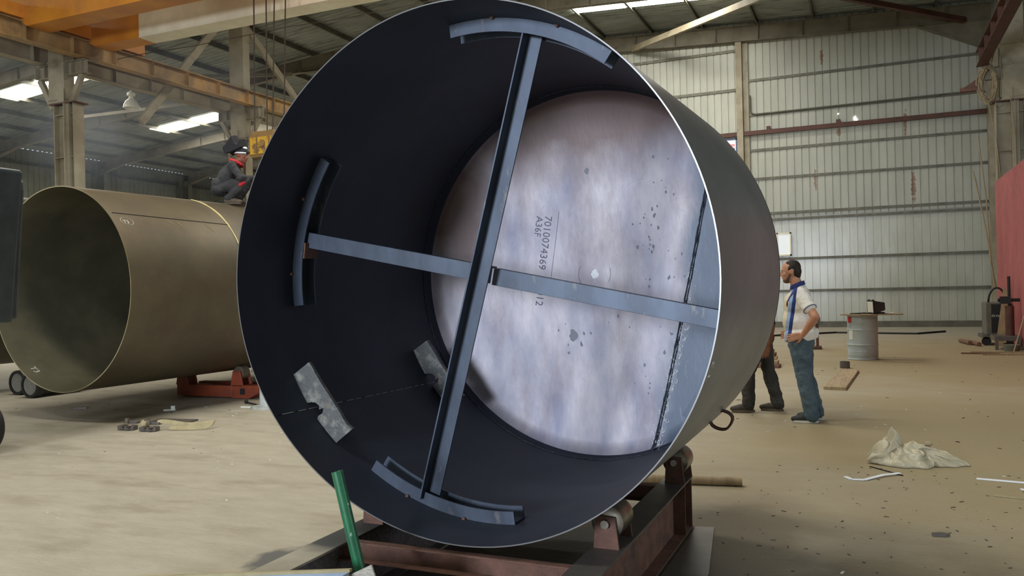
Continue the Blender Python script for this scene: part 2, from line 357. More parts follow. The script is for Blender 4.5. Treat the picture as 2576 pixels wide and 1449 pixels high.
def stiff_beam(bm, p0, p1, w, h, step=1.5, t=.014, haunch0=0, haunch1=0, hl=2.2):
    """I section with web stiffeners; p0/p1 = bottom flange line"""
    sweep(bm, iprof(w, h, t, .01), p0, p1)
    p0 = Vector(p0); p1 = Vector(p1); L_ = (p1-p0).length; d, x, y = frame(p0, p1); n = int(L_/step)
    for i in range(1, n+1):
        c = p0 + d*(i*step)
        if i*step > L_: break
        for sgn in (-1, 1):
            M = axes(c, x*sgn, y, d); prism(bm, [(.006,t),(w/2-.01,t),(w/2-.01,h-t),(.006,h-t)], M, .01)
    for hh, p, dd in ((haunch0, p0, d), (haunch1, p1, -d)):
        if hh:
            M = axes(p-x*.006, dd, y, x)
            prism(bm, [(0,0),(hl,0),(0,-hh)], M, .012)
            sweep(bm, rect(w, t), p+y*(-hh), p+dd*hl, up=y)
# rafters
def rafter(x0, x1, y, label, h=.5, h0=0, h1=0, nm='rafter'):
    bm = B(); z0, z1 = roof_z(x0)-.17-h, roof_z(x1)-.17-h
    stiff_beam(bm, (x0,y,z0), (x1,y,z1), .22, h, 1.5, .014, h0, h1)
    return tag(obj('roof_rafter', bm, nm, loc=(x0,y,z0)), label, 'roof beam', 'sloping roof beams')
fr_lab = {13.59:'nearest', 19.34:'second', 25.09:'third', 30.85:'fourth', 36.6:'fifth', 42.35:'sixth'}
for y in (13.59, 19.34, 25.09, 30.85, 36.6, 42.35):
    rafter(XW, -17.35, y, 'sloping steel beam over the left side bay, %s from the front' % fr_lab[y], .45, .35, .3)
for y in (13.59, 19.34, 25.09):
    rafter(-16.9, XR, y, 'sloping steel beam rising from the left columns, %s crossing the main hall' % fr_lab[y], .55, .35, 0)
    rafter(XR, 3.2, y, 'sloping steel beam falling to the right column, %s crossing the main hall' % fr_lab[y], .55, 0, .6)
rafter(-17.0, XR, YF-.15, 'gable roof beam on the left of the ridge', .55)
rafter(XR, 3.75, YF-.15, 'long dusty gable roof beam above the cream wall with triangular knee at its right end', .55, 0, .95)

# inner columns (stepped), brackets and braces
def column(x, y, label, zc, ztop, sgn=1, brackets=(1,-1)):
    t = thing('steel_column', label, 'column', (x, y, 0), 'stepped columns carrying the crane beams')
    bm = B()
    # lower: wide section, two flanges and a web with plates
    for dx in (-.32, .32): box(bm, (x+dx-.012, y-.14, 0), (x+dx+.012, y+.14, zc))
    box(bm, (x-.32, y-.008, 0), (x+.32, y+.008, zc)); 
    sweep(bm, rect(.02,.2,-.1), (x+.1,y-.12,0), (x+.1,y-.12,zc)); box(bm, (x+.02, y-.16, 0), (x+.2, y+.1, zc))
    z = .9
    while z < zc-.1: box(bm, (x-.31, y-.13, z), (x+.31, y+.13, z+.015)); z += 1.0
    obj('lower_shaft', bm, 'steel', t)
    bm = B(); box(bm, (x-.42, y-.2, zc), (x+.42, y+.2, zc+.03)); obj('cap_plate', bm, 'brown', t)
    bm = B(); xs = (x-.22 if y < 15 else x+.04) if x < 0 else x+.08; box(bm, (xs-.26, y-.14, zc+.03), (xs+.26, y+.14, ztop)); 
    for zz in (zc+.12, 7.15, 7.7):
        box(bm, (xs-.28, y-.16, zz), (xs+.28, y+.16, zz+.03))
    M = axes((x-.1,y-.15,zc+.03), Vector((1,0,0)), Vector((0,0,1)), Vector((0,-1,0))); prism(bm, [(-.12,0),(.16,0),(.16,.33)], M, .02)
    obj('upper_shaft', bm, 'steel', t)
    for s in brackets:
        bm = B(); xx = xs+s*.26
        sweep(bm, iprof(.2,.32), (xx, y, 6.83), (xx+s*(.62 if s > 0 else .45), y, 6.83))
        for q in (.2,.5): box(bm, (xx+s*q-.006, y-.1, 6.85), (xx+s*q+.006, y+.1, 7.13))
        sweep(bm, rect(.12,.1,-.05), (xx+s*.02, y, 6.1), (xx+s*.45, y, 6.84), up=(0,1,0))
        obj('bracket', bm, 'steel', t)
    return t
for y, lb in ((13.59,'leftmost dusty column with welded step and two crane brackets, behind the open pipe'), (19.34,'dusty column rising behind the crouching worker and the hanging hook block'), (25.09,'dusty left-row column hidden behind the big drum shell'), (7.84,'column of the left row nearest the camera')):
    if y in (13.59, 19.34): column(-17.2, y, lb, 6.15, roof_z(-17.2)-.25)
column(3.45, 25.09, 'dusty column at the right edge with rope bundle and red sheet in front', 6.2, roof_z(3.45)-.2, brackets=(-1,))
# wall columns of the side bay and gable
for y, lb in ((25.09,'dark side-wall column partly behind the leftmost dusty column'), (30.85,'side-wall column just right of the leftmost dusty column'), (36.6,'side-wall column left of the crouching worker'), (19.34, 'side-wall column at the far left edge')):
    if y == 25.09: continue
    bm = B(); sweep(bm, iprof(.3,.45,.014), (XW+.5, y, 0), (XW+.5, y, roof_z(XW)-.2), up=(1,0,0)); box(bm, (XW+.05,y-.15,0),(XW+.07,y+.15,8.4))
    tag(obj('wall_column', bm, 'girt', loc=(XW+.5, y, 0)), lb, 'column', 'columns along the left side wall')
bm = B(); box(bm, (-4.32, YF-.2, 0), (-4.1, YF-.02, roof_z(-4.2)-.72)); box(bm, (-4.09, YF-.06, 0), (-3.9, YF-.02, roof_z(-4.2)-.72))
tag(obj('wall_column', bm, 'steel', loc=(-4.2, YF-.1, 0)), 'pale box column on the cream gable wall beside the drum shell', 'column')
bm = B(); sweep(bm, iprof(.3,.4,.014), (3.75, YF-.1, 0), (3.75, YF-.1, 9.6), up=(0,-1,0))
tag(obj('wall_column', bm, 'steel', loc=(3.75, YF-.1, 0)), 'corner column at the right end of the cream gable wall', 'column')

# crane runway beams
def runway(x, y0, y1, m_, label, z=7.17, h=.4):
    bm = B(); stiff_beam(bm, (x,y0,z), (x,y1,z), .26, h, 1.15, .016); sweep(bm, rect(.06,.05,h), (x,y0,z),(x,y1,z))
    return tag(obj('runway_beam', bm, m_, loc=(x,y0,z)), label, 'crane beam', 'crane runway beams')
runway(-16.62, 4, YF-.2, 'runway', 'ochre crane runway beam on the hall side of the left columns')
runway(-17.95, 4, YA-8, 'steel', 'grey crane runway beam on the side-bay side of the left columns')
runway(2.82, 6, 24.95, 'brown', 'dark notched crane runway beam at the upper right, ending near the rope coil')
# bracing
def bar(nm, p0, p1, w, h, m_, label, cat, group=None):
    bm = B(); sweep(bm, lprof(w, h, .012) , p0, p1); return tag(obj(nm, bm, m_, loc=p0), label, cat, group)
def bx_bar(nm, p0, p1, w, h, m_, label, cat, group=None):
    bm = B(); sweep(bm, rect(w, h, -h/2), p0, p1); return tag(obj(nm, bm, m_, loc=p0), label, cat, group)
bx_bar('diagonal_brace', (-17.1,18.7,9.75), (-17.1,15.6,6.1), .1, .2, 'steel', 'long diagonal brace left of the second column, behind the ochre beam', 'brace')
bx_bar('diagonal_brace', (-17.1,19.46,9.75), (-17.1,24.6,6.0), .1, .2, 'steel', 'diagonal brace falling right from the second column behind the crane ropes', 'brace')
bx_bar('diagonal_brace', (-29.25,23.51,8.95), (-24.3,25.2,9.35), .1, .12, 'rafter', 'flat diagonal brace under the side-bay roof above the lamp', 'brace')
bx_bar('diagonal_brace', (-22.46,22.44,9.5), (-19.6,24.9,9.8), .1, .12, 'rafter', 'flat diagonal brace under the roof just left of the second column', 'brace')
bx_bar('roof_brace', (-8.09,30.6,10.62), (-2.0,25.3,10.25), .12, .2, 'steel', 'tan diagonal roof brace rising from the gable beam beside the skylight', 'brace')
bx_bar('roof_brace', (-2.0,25.3,10.22), (3.0,30.5,10.0), .16, .16, 'brown', 'dark brown diagonal roof brace running to the right gable knee', 'brace')
bx_bar('diagonal_brace', (3.9,25.2,6.2), (3.3,25.2,3.2), .08, .12, 'brown', 'dark slanting bar right of the right-hand column above the red sheet', 'brace')

# girts on the gable wall
def girt(z, x0, x1, m_, lab, w=.07, h=.09, cat='wall rail'):
    bm = B(); sweep(bm, cprof(w, h, .006), (x1, YF-.02, z), (x0, YF-.02, z)); tag(obj('wall_girt', bm, m_, loc=(x0, YF, z)), lab, cat, 'horizontal rails on the gable wall')
for z, lab in ((8.9,'topmost grey rail across the right gable wall'), (6.36,'grey rail just below the brown rail'), (5.32,'grey rail second below the brown rail'), (4.05,'dark rail at the top of the white lower lining'), (3.82,'thin rail directly under the dark rail, over the white lining'), (2.4,'grey rail level with the standing man\'s head'), (1.25,'lowest grey rail on the gable wall, behind the drum table')):
    girt(z, -3.95 if z > 4 else -17, 3.7, 'girt', lab)
for z, lab in ((10.05,'upper rail left of the pale box column'), (8.62,'middle rail left of the pale box column')): girt(z, -16.9, -4.35, 'girt', lab, .08, .1)
bm = B(); sweep(bm, rect(.1,.15), (-16.9,YF-.1,6.95),(3.6,YF-.1,6.95)); 
for xx in (-3.23,-.9): box(bm, (xx-.07,YF-.13,7.1),(xx+.07,YF-.03,7.22))
tag(obj('brown_rail', bm, 'brown', loc=(-16.9,YF-.1,6.95)), 'reddish-brown steel rail across the gable wall', 'wall rail')
bm = B(); tube(bm, [(-3.85,YF-.06,8.4),(-3.85,YF-.06,7.85),(-3.8,YF-.06,7.74),(-3.65,YF-.06,7.7),(2.9,YF-.06,7.72)], .028, 8)
tag(obj('conduit_pipe', bm, 'girt', loc=(-3.85,YF-.06,7.7), smooth=True), 'thin conduit bent down beside the pale box column and running along the wall', 'conduit')
girt(7.65, -3.95, 3.7, 'girt', 'grey rail just under the conduit')
# girts of left side wall
for z, lab in ((8.15,'upper rail along the left side wall'), (5.4,'pale lower rail along the left side wall')):
    bm = B(); sweep(bm, cprof(.07,.12,.006), (XW+.08, 5, z), (XW+.08, YA-2, z)); tag(obj('wall_girt', bm, 'girt' if z > 6 else 'cream', loc=(XW,5,z)), lab, 'wall rail')
# small windows and a hole in the far wall
def window(n, x0, x1, z0, z1, fm, pane):
    bm = B(); y = YF-.05; t = .05
    for lo, hi in (((x0,y-.03,z0),(x1,y+.03,z0+t)),((x0,y-.03,z1-t),(x1,y+.03,z1)),((x0,y-.03,z0),(x0+t,y+.03,z1)),((x1-t,y-.03,z0),(x1,y+.03,z1))): box(bm, lo, hi)
    o = struct(obj('window_%d' % n, bm, fm, loc=(x0,y,z0)), 'small window in the gable wall'); 
    bm = B(); box(bm, (x0+t,y-.004,z0+t),(x1-t,y+.004,z1-t)); obj('window_pane', bm, pane, o)
    return o
window(50, -3.05, -2.55, 2.55, 3.38, 'cream', 'winglass')
w2_ = window(51, -4.95, -4.34, 6.2, 6.9, 'blue', 'winglass')
bm = B(); bbox_(bm, (-4.6,YF-.09,6.66), (.34,.02,.06)); obj('red_light', bm, emis('red_glow', (255,90,90), 1.5), w2_)
bm = B(); bbox_(bm, (-4.6,YF-.09,6.52), (.34,.02,.05)); obj('dark_bar', bm, 'dark', w2_)
bm = B()
pts = [(-.06,.02),(-.03,.09),(.0,.1),(.02,.03),(.07,-.02),(.06,-.06),(-.05,-.04)]
prism(bm, pts, axes(Vector((-.35,YF-.01,7.2)), V3(1,0,0), V3(0,0,1), V3(0,-1,0)), .004)
struct(obj('window_52', bm, 'hole'), 'torn hole in the gable wall with daylight behind')
bm = B(); prism(bm, [(-.02,-.02),(.02,-.02),(.02,.02),(-.02,.02)], axes(Vector((-.9,YF-.01,7.43)), V3(1,0,0), V3(0,0,1), V3(0,-1,0)), .004)
struct(obj('window_53', bm, 'hole'), 'pinhole of daylight in the gable wall')

# ------------------------------------------------------------------ overhead crane
t = thing('overhead_crane', 'orange and cream twin-girder overhead crane across the top of the hall', 'overhead crane', (-16.6, 12.9, 7.6))
def girder(y0, y1, x_or):
    xr = 2.9
    def seg(x0, x1, m_, taper):
        bm = B(); pl = [(x0, 7.80 if taper else 7.45), (x0+.66, 7.45), (x1, 7.45), (x1, 8.75), (x0, 8.75)] if taper else [(x0,7.45),(x1,7.45),(x1,8.75),(x0,8.75)]
        prism(bm, pl, axes(Vector((0,y1,0)), V3(1,0,0), V3(0,0,1), V3(0,-1,0)), y1-y0)
        zz = 7.45; box(bm, (x0+(.66 if taper else 0), y0-.02, zz-.012), (x1, y1+.02, zz)) 
        return bm
    g = obj('girder', seg(-17.05, x_or, 'orange', True), 'orange', t)
    if x_or < 0:
        obj('girder', seg(x_or, xr, 'cream', False), 'cream', t)['label'] = 'cream section of the girder'
girder(12.0, 12.5, 2.9)
girder(13.66, 14.12, -14.98)
bm = B(); box(bm, (-16.78, 10.9, 7.62), (-16.48, 15.2, 7.9)); cyl(bm, (-16.7,11.3,7.7), (-16.5,11.3,7.7), .09); cyl(bm, (-16.7,14.8,7.7), (-16.5,14.8,7.7), .09)
obj('end_carriage', bm, 'orange', t)
bm = B(); box(bm, (-11.6, 12.4, 8.75), (-10.0, 13.8, 9.0)); box(bm, (-11.4,12.6,9.0),(-10.2,13.6,9.5)); obj('trolley', bm, 'orange', t)
for x0, x1, z1, y in ((-11.109,-11.185,4.8,13.0), (-10.803,-10.876,4.8,13.0), (-10.607,-10.78,4.85,13.05), (-10.337,-10.5,4.85,13.05)):
    bm = B(); tube(bm, [(x0,y,8.8),(x1,y,z1)], .013, 8); obj('wire_rope', bm, 'wire', t)
# festoon wire under the second girder
bm = B(); tube(bm, [(-17+ i*1.4, 14.5, 7.38 + .02*math.sin(i*2.1)) for i in range(12)], .008, 6); tag(obj('guide_wire', bm, 'wire', loc=(-17,14.5,7.4)), 'thin wire stretched below the cream girder', 'wire')
t = thing('hook_block', 'worn yellow crane hook block hanging on four wire ropes', 'hook block', (-10.85, 13.0, 4.3))
bm = B(); pl = [(-.36,.06),(-.30,0),(.30,0),(.36,.06),(.36,.42),(.28,.52),(-.28,.52),(-.36,.42)]
prism(bm, pl, axes(Vector((-10.85,13.16,4.28)), V3(1,0,0), V3(0,0,1), V3(0,-1,0)), .32); obj('case', bm, 'hookb', t, bevel=.02)
for dx, w_ in ((-.24,.15),(.0,.26),(.24,.12)):
    bm = B(); prism(bm, [(-w_/2,0),(w_/2,0),(w_/2,.34),(-w_/2,.34)], axes(Vector((-10.85+dx,12.84,4.34)), V3(1,0,0), V3(0,0,1), V3(0,-1,0)), .02); obj('side_plate', bm, 'hook', t, bevel=.015)
bm = B(); cyl(bm, (-10.85,12.84,4.55), (-10.85,12.8,4.55), .07); obj('sheave_pin', bm, 'hookb', t)
bm = B(); cyl(bm, (-10.85,13,4.3), (-10.85,13,4.12), .04); tube(bm, [(-10.85+.12*math.sin(a), 13, 3.98+.12*math.cos(a)) for a in [i*.5-.2 for i in range(9)]], [.045,.045,.045,.042,.04,.036,.03,.022,.012], 10)
obj('hook', bm, 'hookb', t, smooth=True)

# high-bay lamp
lx, ly, lz = -22.6, 20.23, 7.96
t = thing('high_bay_lamp', 'white bell-shaped high-bay lamp hanging under the side-bay roof', 'lamp', (lx, ly, lz))
bm = B(); lathe(bm, [(.26,0),(.265,.02),(.24,.12),(.19,.22),(.12,.29),(.08,.31),(.07,.3),(.11,.27),(.18,.2),(.23,.1),(.25,.0),(.26,0)], Matrix.Translation((lx,ly,lz)), 32); obj('shade', bm, 'lampw', t, smooth=True)
bm = B(); lathe(bm, [(0,.3),(.07,.3),(.08,.34),(.06,.4),(.13,.42),(.13,.5),(.1,.52),(.05,.54),(.03,.6),(0,.6)], Matrix.Translation((lx,ly,lz)), 20); obj('ballast', bm, 'lampw', t, smooth=True)
bm = B(); tube(bm, [(lx,ly,lz+.6),(lx,ly,roof_z(lx)-.15)], .012, 6); obj('rod', bm, 'girt', t)

# ------------------------------------------------------------------ the big shell
C0 = V3(-1.8065, 3.3820, 1.6245); NA = V3(.02069, .99971, .0120).normalized()
E1 = (V3(1,0,0)-NA*NA.x).normalized(); E2 = E1.cross(NA)
if E2.z < 0: E2 = -E2
def RR(th, u=0):
    k = 1-.6*min(1, u/1.9)
    return 1.2612 + k*(-.0002*math.cos(2*th)-.0044*math.sin(2*th)-.0064*math.cos(3*th)-.0082*math.sin(3*th)+.0042*math.cos(4*th)+.001*math.sin(4*th))
def VS(u, th, inset=0):
    r = RR(th, u)-inset; return C0 + NA*u + (E1*math.cos(th)+E2*math.sin(th))*r
def deg(a): return a*PI/180
TH = .006
vessel = thing('drum_shell', 'huge open dark steel drum shell lying on rollers, braced inside with crossed bars', 'drum shell', C0 + V3(0,.9,-1.26))
bm = B(); n = 160; us = [0,.004,.5,1.0,1.5,1.9]
def ringv(u, ins): return [bm.verts.new(VS(u, 2*PI*k/n, ins)) for k in range(n)]
O = [ringv(u, 0) for u in us]; I = [ringv(u, TH) for u in us]
for A in (O, I):
    for a, b in zip(A, A[1:]):
        for k in range(n):
            f = face(bm, (a[k],a[(k+1)%n],b[(k+1)%n],b[k])); f.material_index = 0 if A is O else 1
for k in range(n):
    f = face(bm, (O[0][k],O[0][(k+1)%n],I[0][(k+1)%n],I[0][k])); f.material_index = 2
    f = face(bm, (O[-1][k],O[-1][(k+1)%n],I[-1][(k+1)%n],I[-1][k])); f.material_index = 0
obj('shell_plate', bm, ['shell_out','shell_in','edge'], vessel, smooth=True)
# dished end
HP = [(1,1.9),(.997,1.95),(.988,1.985),(.972,2.012),(.95,2.03),(.92,2.042),(.75,2.07),(.5,2.095),(.25,2.11),(0,2.115)]
def head_u(q):
    for (a, ua), (b, ub) in zip(HP, HP[1:]):
        if b <= q <= a: return ub+(ua-ub)*(q-b)/(a-b)
    return 1.9
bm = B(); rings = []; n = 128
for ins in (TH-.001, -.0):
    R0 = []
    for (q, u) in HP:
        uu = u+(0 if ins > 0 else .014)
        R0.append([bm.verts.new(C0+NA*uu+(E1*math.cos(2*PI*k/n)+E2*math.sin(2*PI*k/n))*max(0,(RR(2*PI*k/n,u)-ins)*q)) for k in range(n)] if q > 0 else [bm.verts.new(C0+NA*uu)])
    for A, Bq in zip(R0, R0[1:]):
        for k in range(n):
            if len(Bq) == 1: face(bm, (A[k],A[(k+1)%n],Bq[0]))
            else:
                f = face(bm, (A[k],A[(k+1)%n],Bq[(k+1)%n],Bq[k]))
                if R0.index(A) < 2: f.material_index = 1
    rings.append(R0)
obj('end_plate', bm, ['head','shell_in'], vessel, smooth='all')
def HD(x, y, lift=.002):
    """point on the inside of the end plate, x right / y up from its centre"""
    q = min(.999, math.hypot(x, y)/1.25); return C0 + NA*(head_u(q)-lift) + E1*x + E2*y
# knuckle weld ring
bm = B(); tube(bm, [VS(1.9, 2*PI*k/96, TH+.001) for k in range(96)], .006, 6, closed=True); obj('circumferential_weld', bm, 'weld', vessel, smooth='all')
# straight seam of the end plate, running from upper right to lower right
def HS(px): return px
SA, SB = V3(.90,.36,0), V3(.40,-1.14,0)
SA, SB = V3(.80,.57,0), V3(.412,-1.172,0)
def seam_pt(s, off=0):
    p = SA.lerp(SB, s); d = (SB-SA).normalized(); q = V3(-d.y, d.x, 0); p = p+q*off; return p
bm = B()
for off, r in ((0,.006),(.014,.004)):
    tube(bm, [HD(*(seam_pt(i/60, off+random.uniform(-.0015,.0015)).xy), .003) for i in range(61)], [r*random.uniform(.6,1.4) for i in range(61)], 6)
obj('plate_seam_weld', bm, 'weld', vessel, smooth='all')
bm = B()
for i in range(190):
    s = random.choice([random.uniform(.3,1), random.uniform(.5,.99)]); o_ = random.uniform(-.022,.05)
    a = random.uniform(-.9,.9); L_ = random.uniform(.008,.034); p = seam_pt(s, o_); pts = []
    for j in range(4):
        pts.append(HD(p.x+math.cos(a+j*.5)*L_*j/3, p.y+math.sin(a+j*.5)*L_*j/3, .003))
    tube(bm, pts, random.uniform(.0012,.0036), 4)
g_ = obj('grinding_marks', bm, 'spat', vessel); g_['kind'] = 'stuff'
# scratches and scribbles on the plate
bm = B()
for i in range(46):
    x0, y0 = random.uniform(-.8,.75), random.uniform(-1.0,.75)
    if math.hypot(x0, y0) > 1.1: continue
    a = random.choice([random.uniform(-2.0,-1.2), random.uniform(0,6.3)]); L_ = random.uniform(.03,.16); c_ = random.uniform(-1.2,1.2); pts = []; x, y = x0, y0
    for j in range(7): pts.append(HD(x, y, .0015)); x += math.cos(a+c_*j/6)*L_/6; y += math.sin(a+c_*j/6)*L_/6
    tube(bm, pts, random.uniform(.0005,.0013), 4)
g_ = obj('scratches', bm, 'spat', vessel); g_['kind'] = 'stuff'
bm = B()
for i in range(70):
    x0, y0 = random.choice([(.45,.35),(.4,.1),(.35,-.75),(.15,-.3),(.62,.0),(.5,.62),(-.15,-.4),(.55,-.35)]); x0 += random.gauss(0,.06); y0 += random.gauss(0,.09)
    if math.hypot(x0, y0) > 1.1: continue
    r = random.uniform(.003,.011); k = random.randint(5,8); vs = [bm.verts.new(HD(x0+math.cos(2*PI*j/k)*r*random.uniform(.5,1.2), y0+math.sin(2*PI*j/k)*r*random.uniform(.6,2), .0015)) for j in range(k)]; face(bm, vs)
for (x0, y0, r) in ((-.17,-.43,.038),(-.03,.72,.02)):
    vs = [bm.verts.new(HD(x0+math.cos(2*PI*j/12)*r*random.uniform(.5,1.1), y0+math.sin(2*PI*j/12)*r*random.uniform(.8,1.5), .0015)) for j in range(12)]; face(bm, vs)
g_ = obj('dark_flecks', bm, mat('bare_blue_scale', (118,122,136), rough=.5), vessel); g_['kind'] = 'stuff'
bm = B(); vs = [bm.verts.new(HD(math.cos(2*PI*j/14)*.03*random.uniform(.7,1.1)+.0, .0+math.sin(2*PI*j/14)*.034*random.uniform(.7,1.15), .002)) for j in range(14)]; face(bm, vs)
obj('centre_hole_patch', bm, 'spat', vessel)['label'] = 'white blob for a bright hole at the centre of the end plate'  # white patch painted for the bright view through a centre hole
bm = B()
for r, a0, a1 in ((.12,150,215),(.13,235,300),(.115,330,380)): tube(bm, [HD(math.cos(deg(a0+(a1-a0)*j/12))*r, math.sin(deg(a0+(a1-a0)*j/12))*r) for j in range(13)], .001, 4)
obj('scribed_circle', bm, 'stencil', vessel)
# stencilled heat number, reading downwards
def stencil(s, size, px, py, ang):
    bm = text_mesh(s, size); c, sn = math.cos(ang), math.sin(ang)
    bmesh.ops.triangulate(bm, faces=bm.faces[:])
    for v in bm.verts:
        x, y = v.co.x*c-v.co.y*sn+px, v.co.x*sn+v.co.y*c+py
        v.co = HD(x, y, .002)
    obj('stencil_number', bm, 'stencil', vessel, normals=False)
DA = math.radians(-100)
stencil('7010074369', .078, -.355, .43, DA); stencil('1012', .078, -.425, -.06, DA)
stencil('A36F', .07, -.42, .43, DA)
bm = B(); tube(bm, [HD(-.255+.012*math.sin(j), .48-.5*j/10) if False else HD(-.25-.085*j/10, .45-.5*j/10) for j in range(11)], .0012, 4); obj('scribed_line', bm, 'stencil', vessel)

# curved channels
def arc_channel(u, a0, a1, wdt=.12, hgt=.065):
    bm = B(); n = 28; t_ = .008; pr = [(0,0),(wdt,0),(wdt,hgt),(wdt-t_,hgt),(wdt-t_,t_),(t_,t_),(t_,hgt),(0,hgt)]
    rg = []
    for i in range(n+1):
        th = deg(a0+(a1-a0)*i/n); rg.append([bm.verts.new(VS(u+p[0], th, TH+.001+p[1])) for p in pr])
    for A, Bq in zip(rg, rg[1:]):
        for k in range(8): face(bm, (A[k],A[(k+1)%8],Bq[(k+1)%8],Bq[k]))
    face(bm, rg[0]); face(bm, rg[-1][::-1]); obj('curved_channel', bm, 'bar', vessel)
arc_channel(.30, 95, 54); arc_channel(.35, -124, -83); arc_channel(.44, 146, 186.5); arc_channel(.40, 12, -34)
# tack welds
for u, a in ((.34,-112),(.34,-96),(.29,84),(.29,68),(.43,158),(.43,178)):
    bm = B(); p = VS(u, deg(a), TH); bmesh.ops.create_icosphere(bm, subdivisions=2, radius=.011, matrix=Matrix.Translation(p)); obj('tack_weld', bm, 'rust', vessel, smooth='all')
# brace bars
def brace(p0, p1, prof, up, nm='brace_bar'):
    bm = B(); sweep(bm, prof, p0, p1, up); return obj(nm, bm, 'bar', vessel, bevel=.002)
pt, pb = VS(.385, deg(74.2), TH+.03), VS(.40, deg(-106.2), TH+.03)
d, x, y = frame(pt, pb, (0,-1,0))    # travel down; y = towards the camera; x = to the right of travel
# x here points to image left/right depending on travel; build in explicit axes
def lbar(p0, p1, ax, ay, a, b, t_=.009):
    bm = B(); pr = [(0,0),(a,0),(a,t_),(t_,t_),(t_,b),(0,b)]
    A = [bm.verts.new(p0+ax*q[0]+ay*q[1]) for q in pr]; Bq = [bm.verts.new(p1+ax*q[0]+ay*q[1]) for q in pr]
    for i in range(6): face(bm, (A[i],A[(i+1)%6],Bq[(i+1)%6],Bq[i]))
    face(bm, A); face(bm, Bq[::-1]); return obj('brace_bar', bm, 'bar', vessel, bevel=.0015)
dv = (pb-pt).normalized(); ax = NA.cross(dv).normalized()
if ax.x < 0: ax = -ax
lbar(pt-ax*.045, pb-ax*.045, ax, -NA, .08, .08)
pl_, pr_ = VS(.47, deg(168.6), TH+.03), VS(.47, deg(-11.4), TH+.03)
dh = (pr_-pl_).normalized(); ay = -NA.cross(dh).normalized()
if ay.z < 0: ay = -ay
mid = pl_.lerp(pr_, .5)
lbar(pl_+ay*.045, mid+ay*.045, -ay, NA, .088, .06); lbar(mid+dh*.012+ay*.04, pr_+ay*.04, -ay, NA, .088, .06)
# small pad under the left bar end
bm = B(); M = axes(VS(.44, deg(171.5), TH+.07), NA, (E1*math.cos(deg(171.5))+E2*math.sin(deg(171.5))), NA.cross(E1*math.cos(deg(171.5))+E2*math.sin(deg(171.5))))
box(bm, (-.0,-.01,-.045), (.12,.0,.045), M); obj('pad_plate', bm, 'rust', vessel)
# notched strongback plates across the long seam
def strong(u, a0, a1, h, t_):
    bm = B(); am = deg((a0+a1)/2); outer = []; 
    n = 14
    for i in range(n+1):
        th = deg(a0+(a1-a0)*i/n); outer.append(VS(u, th, TH))
    mid_ = VS(u, am, TH); rad = (VS(u, am)-(C0+NA*u)).normalized(); tan = (outer[-1]-outer[0]).normalized()
    poly = []
    for p in outer:
        s = (p-mid_).dot(tan); hh = -(p-mid_).dot(rad)
        poly.append((s, hh))
    # notch near the middle
    new = []
    for (s, hh) in poly:
        if abs(s-.0) < .045:
            continue
        new.append((s, hh))
    left = [p for p in new if p[0] < 0]; right = [p for p in new if p[0] > 0]
    notch = [(-.05,.0),(-.04,.028),(-.02,.05),(.004,.058),(.022,.045),(.03,.075),(.05,.05),(.046,.02),(.055,.004)]
    full = left+notch+right
    L0, L1 = full[0][0], full[-1][0]
    top = [(L1-.004, full[-1][1]+h)] + [(L1+(L0-L1)*j/12, h+.014+random.uniform(-.0025,.0025)) for j in range(1,12)] + [(L0+.004, full[0][1]+h)]
    M = axes(mid_, tan, -rad, tan.cross(-rad))
    prism(bm, full+top, M, t_)
    obj('strongback_plate', bm, 'plate', vessel)
strong(.31, -155.8, -134.8, .135, .022); strong(1.60, -156.8, -135.2, .135, .035)
# long seam: fine chalk-bright dashes
u = .06
while u < 1.62:
    bm = B(); L_ = random.uniform(.04,.11); tube(bm, [VS(u, deg(-146.2+1.3*u/1.6), TH+.0015), VS(u+L_, deg(-146.2+1.3*(u+L_)/1.6), TH+.0015)], .0016, 4); u += L_+random.uniform(.012,.05)
    obj('seam_mark', bm, 'chalk', vessel)
bm = B(); tube(bm, [VS(.02+i*.1, deg(-146.3+1.3*(i*.1)/1.6), TH) for i in range(19)], .003, 6); obj('long_seam_weld', bm, 'shell_in', vessel)
# chalk marks on the outside
def chalk_on(fn, s, size, u, ang, rot, parent, m_='chalk', nm='chalk_mark', R_=1.26, mirror=1):
    bm = text_mesh(s, size); bmesh.ops.triangulate(bm, faces=bm.faces[:]); c, sn = math.cos(rot), math.sin(rot)
    for v in bm.verts:
        yy = v.co.y*mirror; x, y = v.co.x*c-yy*sn, v.co.x*sn+yy*c
        v.co = fn(u+x, ang+y/R_)
    return obj(nm, bm, m_, parent, normals=False)
chalk_on(lambda u, a: VS(u, a, -.0015), 'T3', .09, .085, deg(-22), deg(85), vessel)
# wire loop hanging from the outside
bm = B(); c = VS(1.46, deg(-42), -.035); pts = []
for k in range(20):
    a = 2*PI*k/20; pts.append(c + V3(.065*math.cos(a)*.95, .0, .055*math.sin(a)) + V3(.005*math.sin(3*a), 0, 0))
tube(bm, pts, .007, 8, closed=True); tube(bm, [p+V3(.004,.012,.004) for p in pts], .006, 8, closed=True)
tube(bm, [c+V3(-.07,0,.02), c+V3(-.1,0,-.01)], .006, 6); tube(bm, [c+V3(-.06,0,.0), c+V3(-.075,0,.05)], .006, 6)
obj('wire_loop', bm, 'rust', vessel, smooth='all')

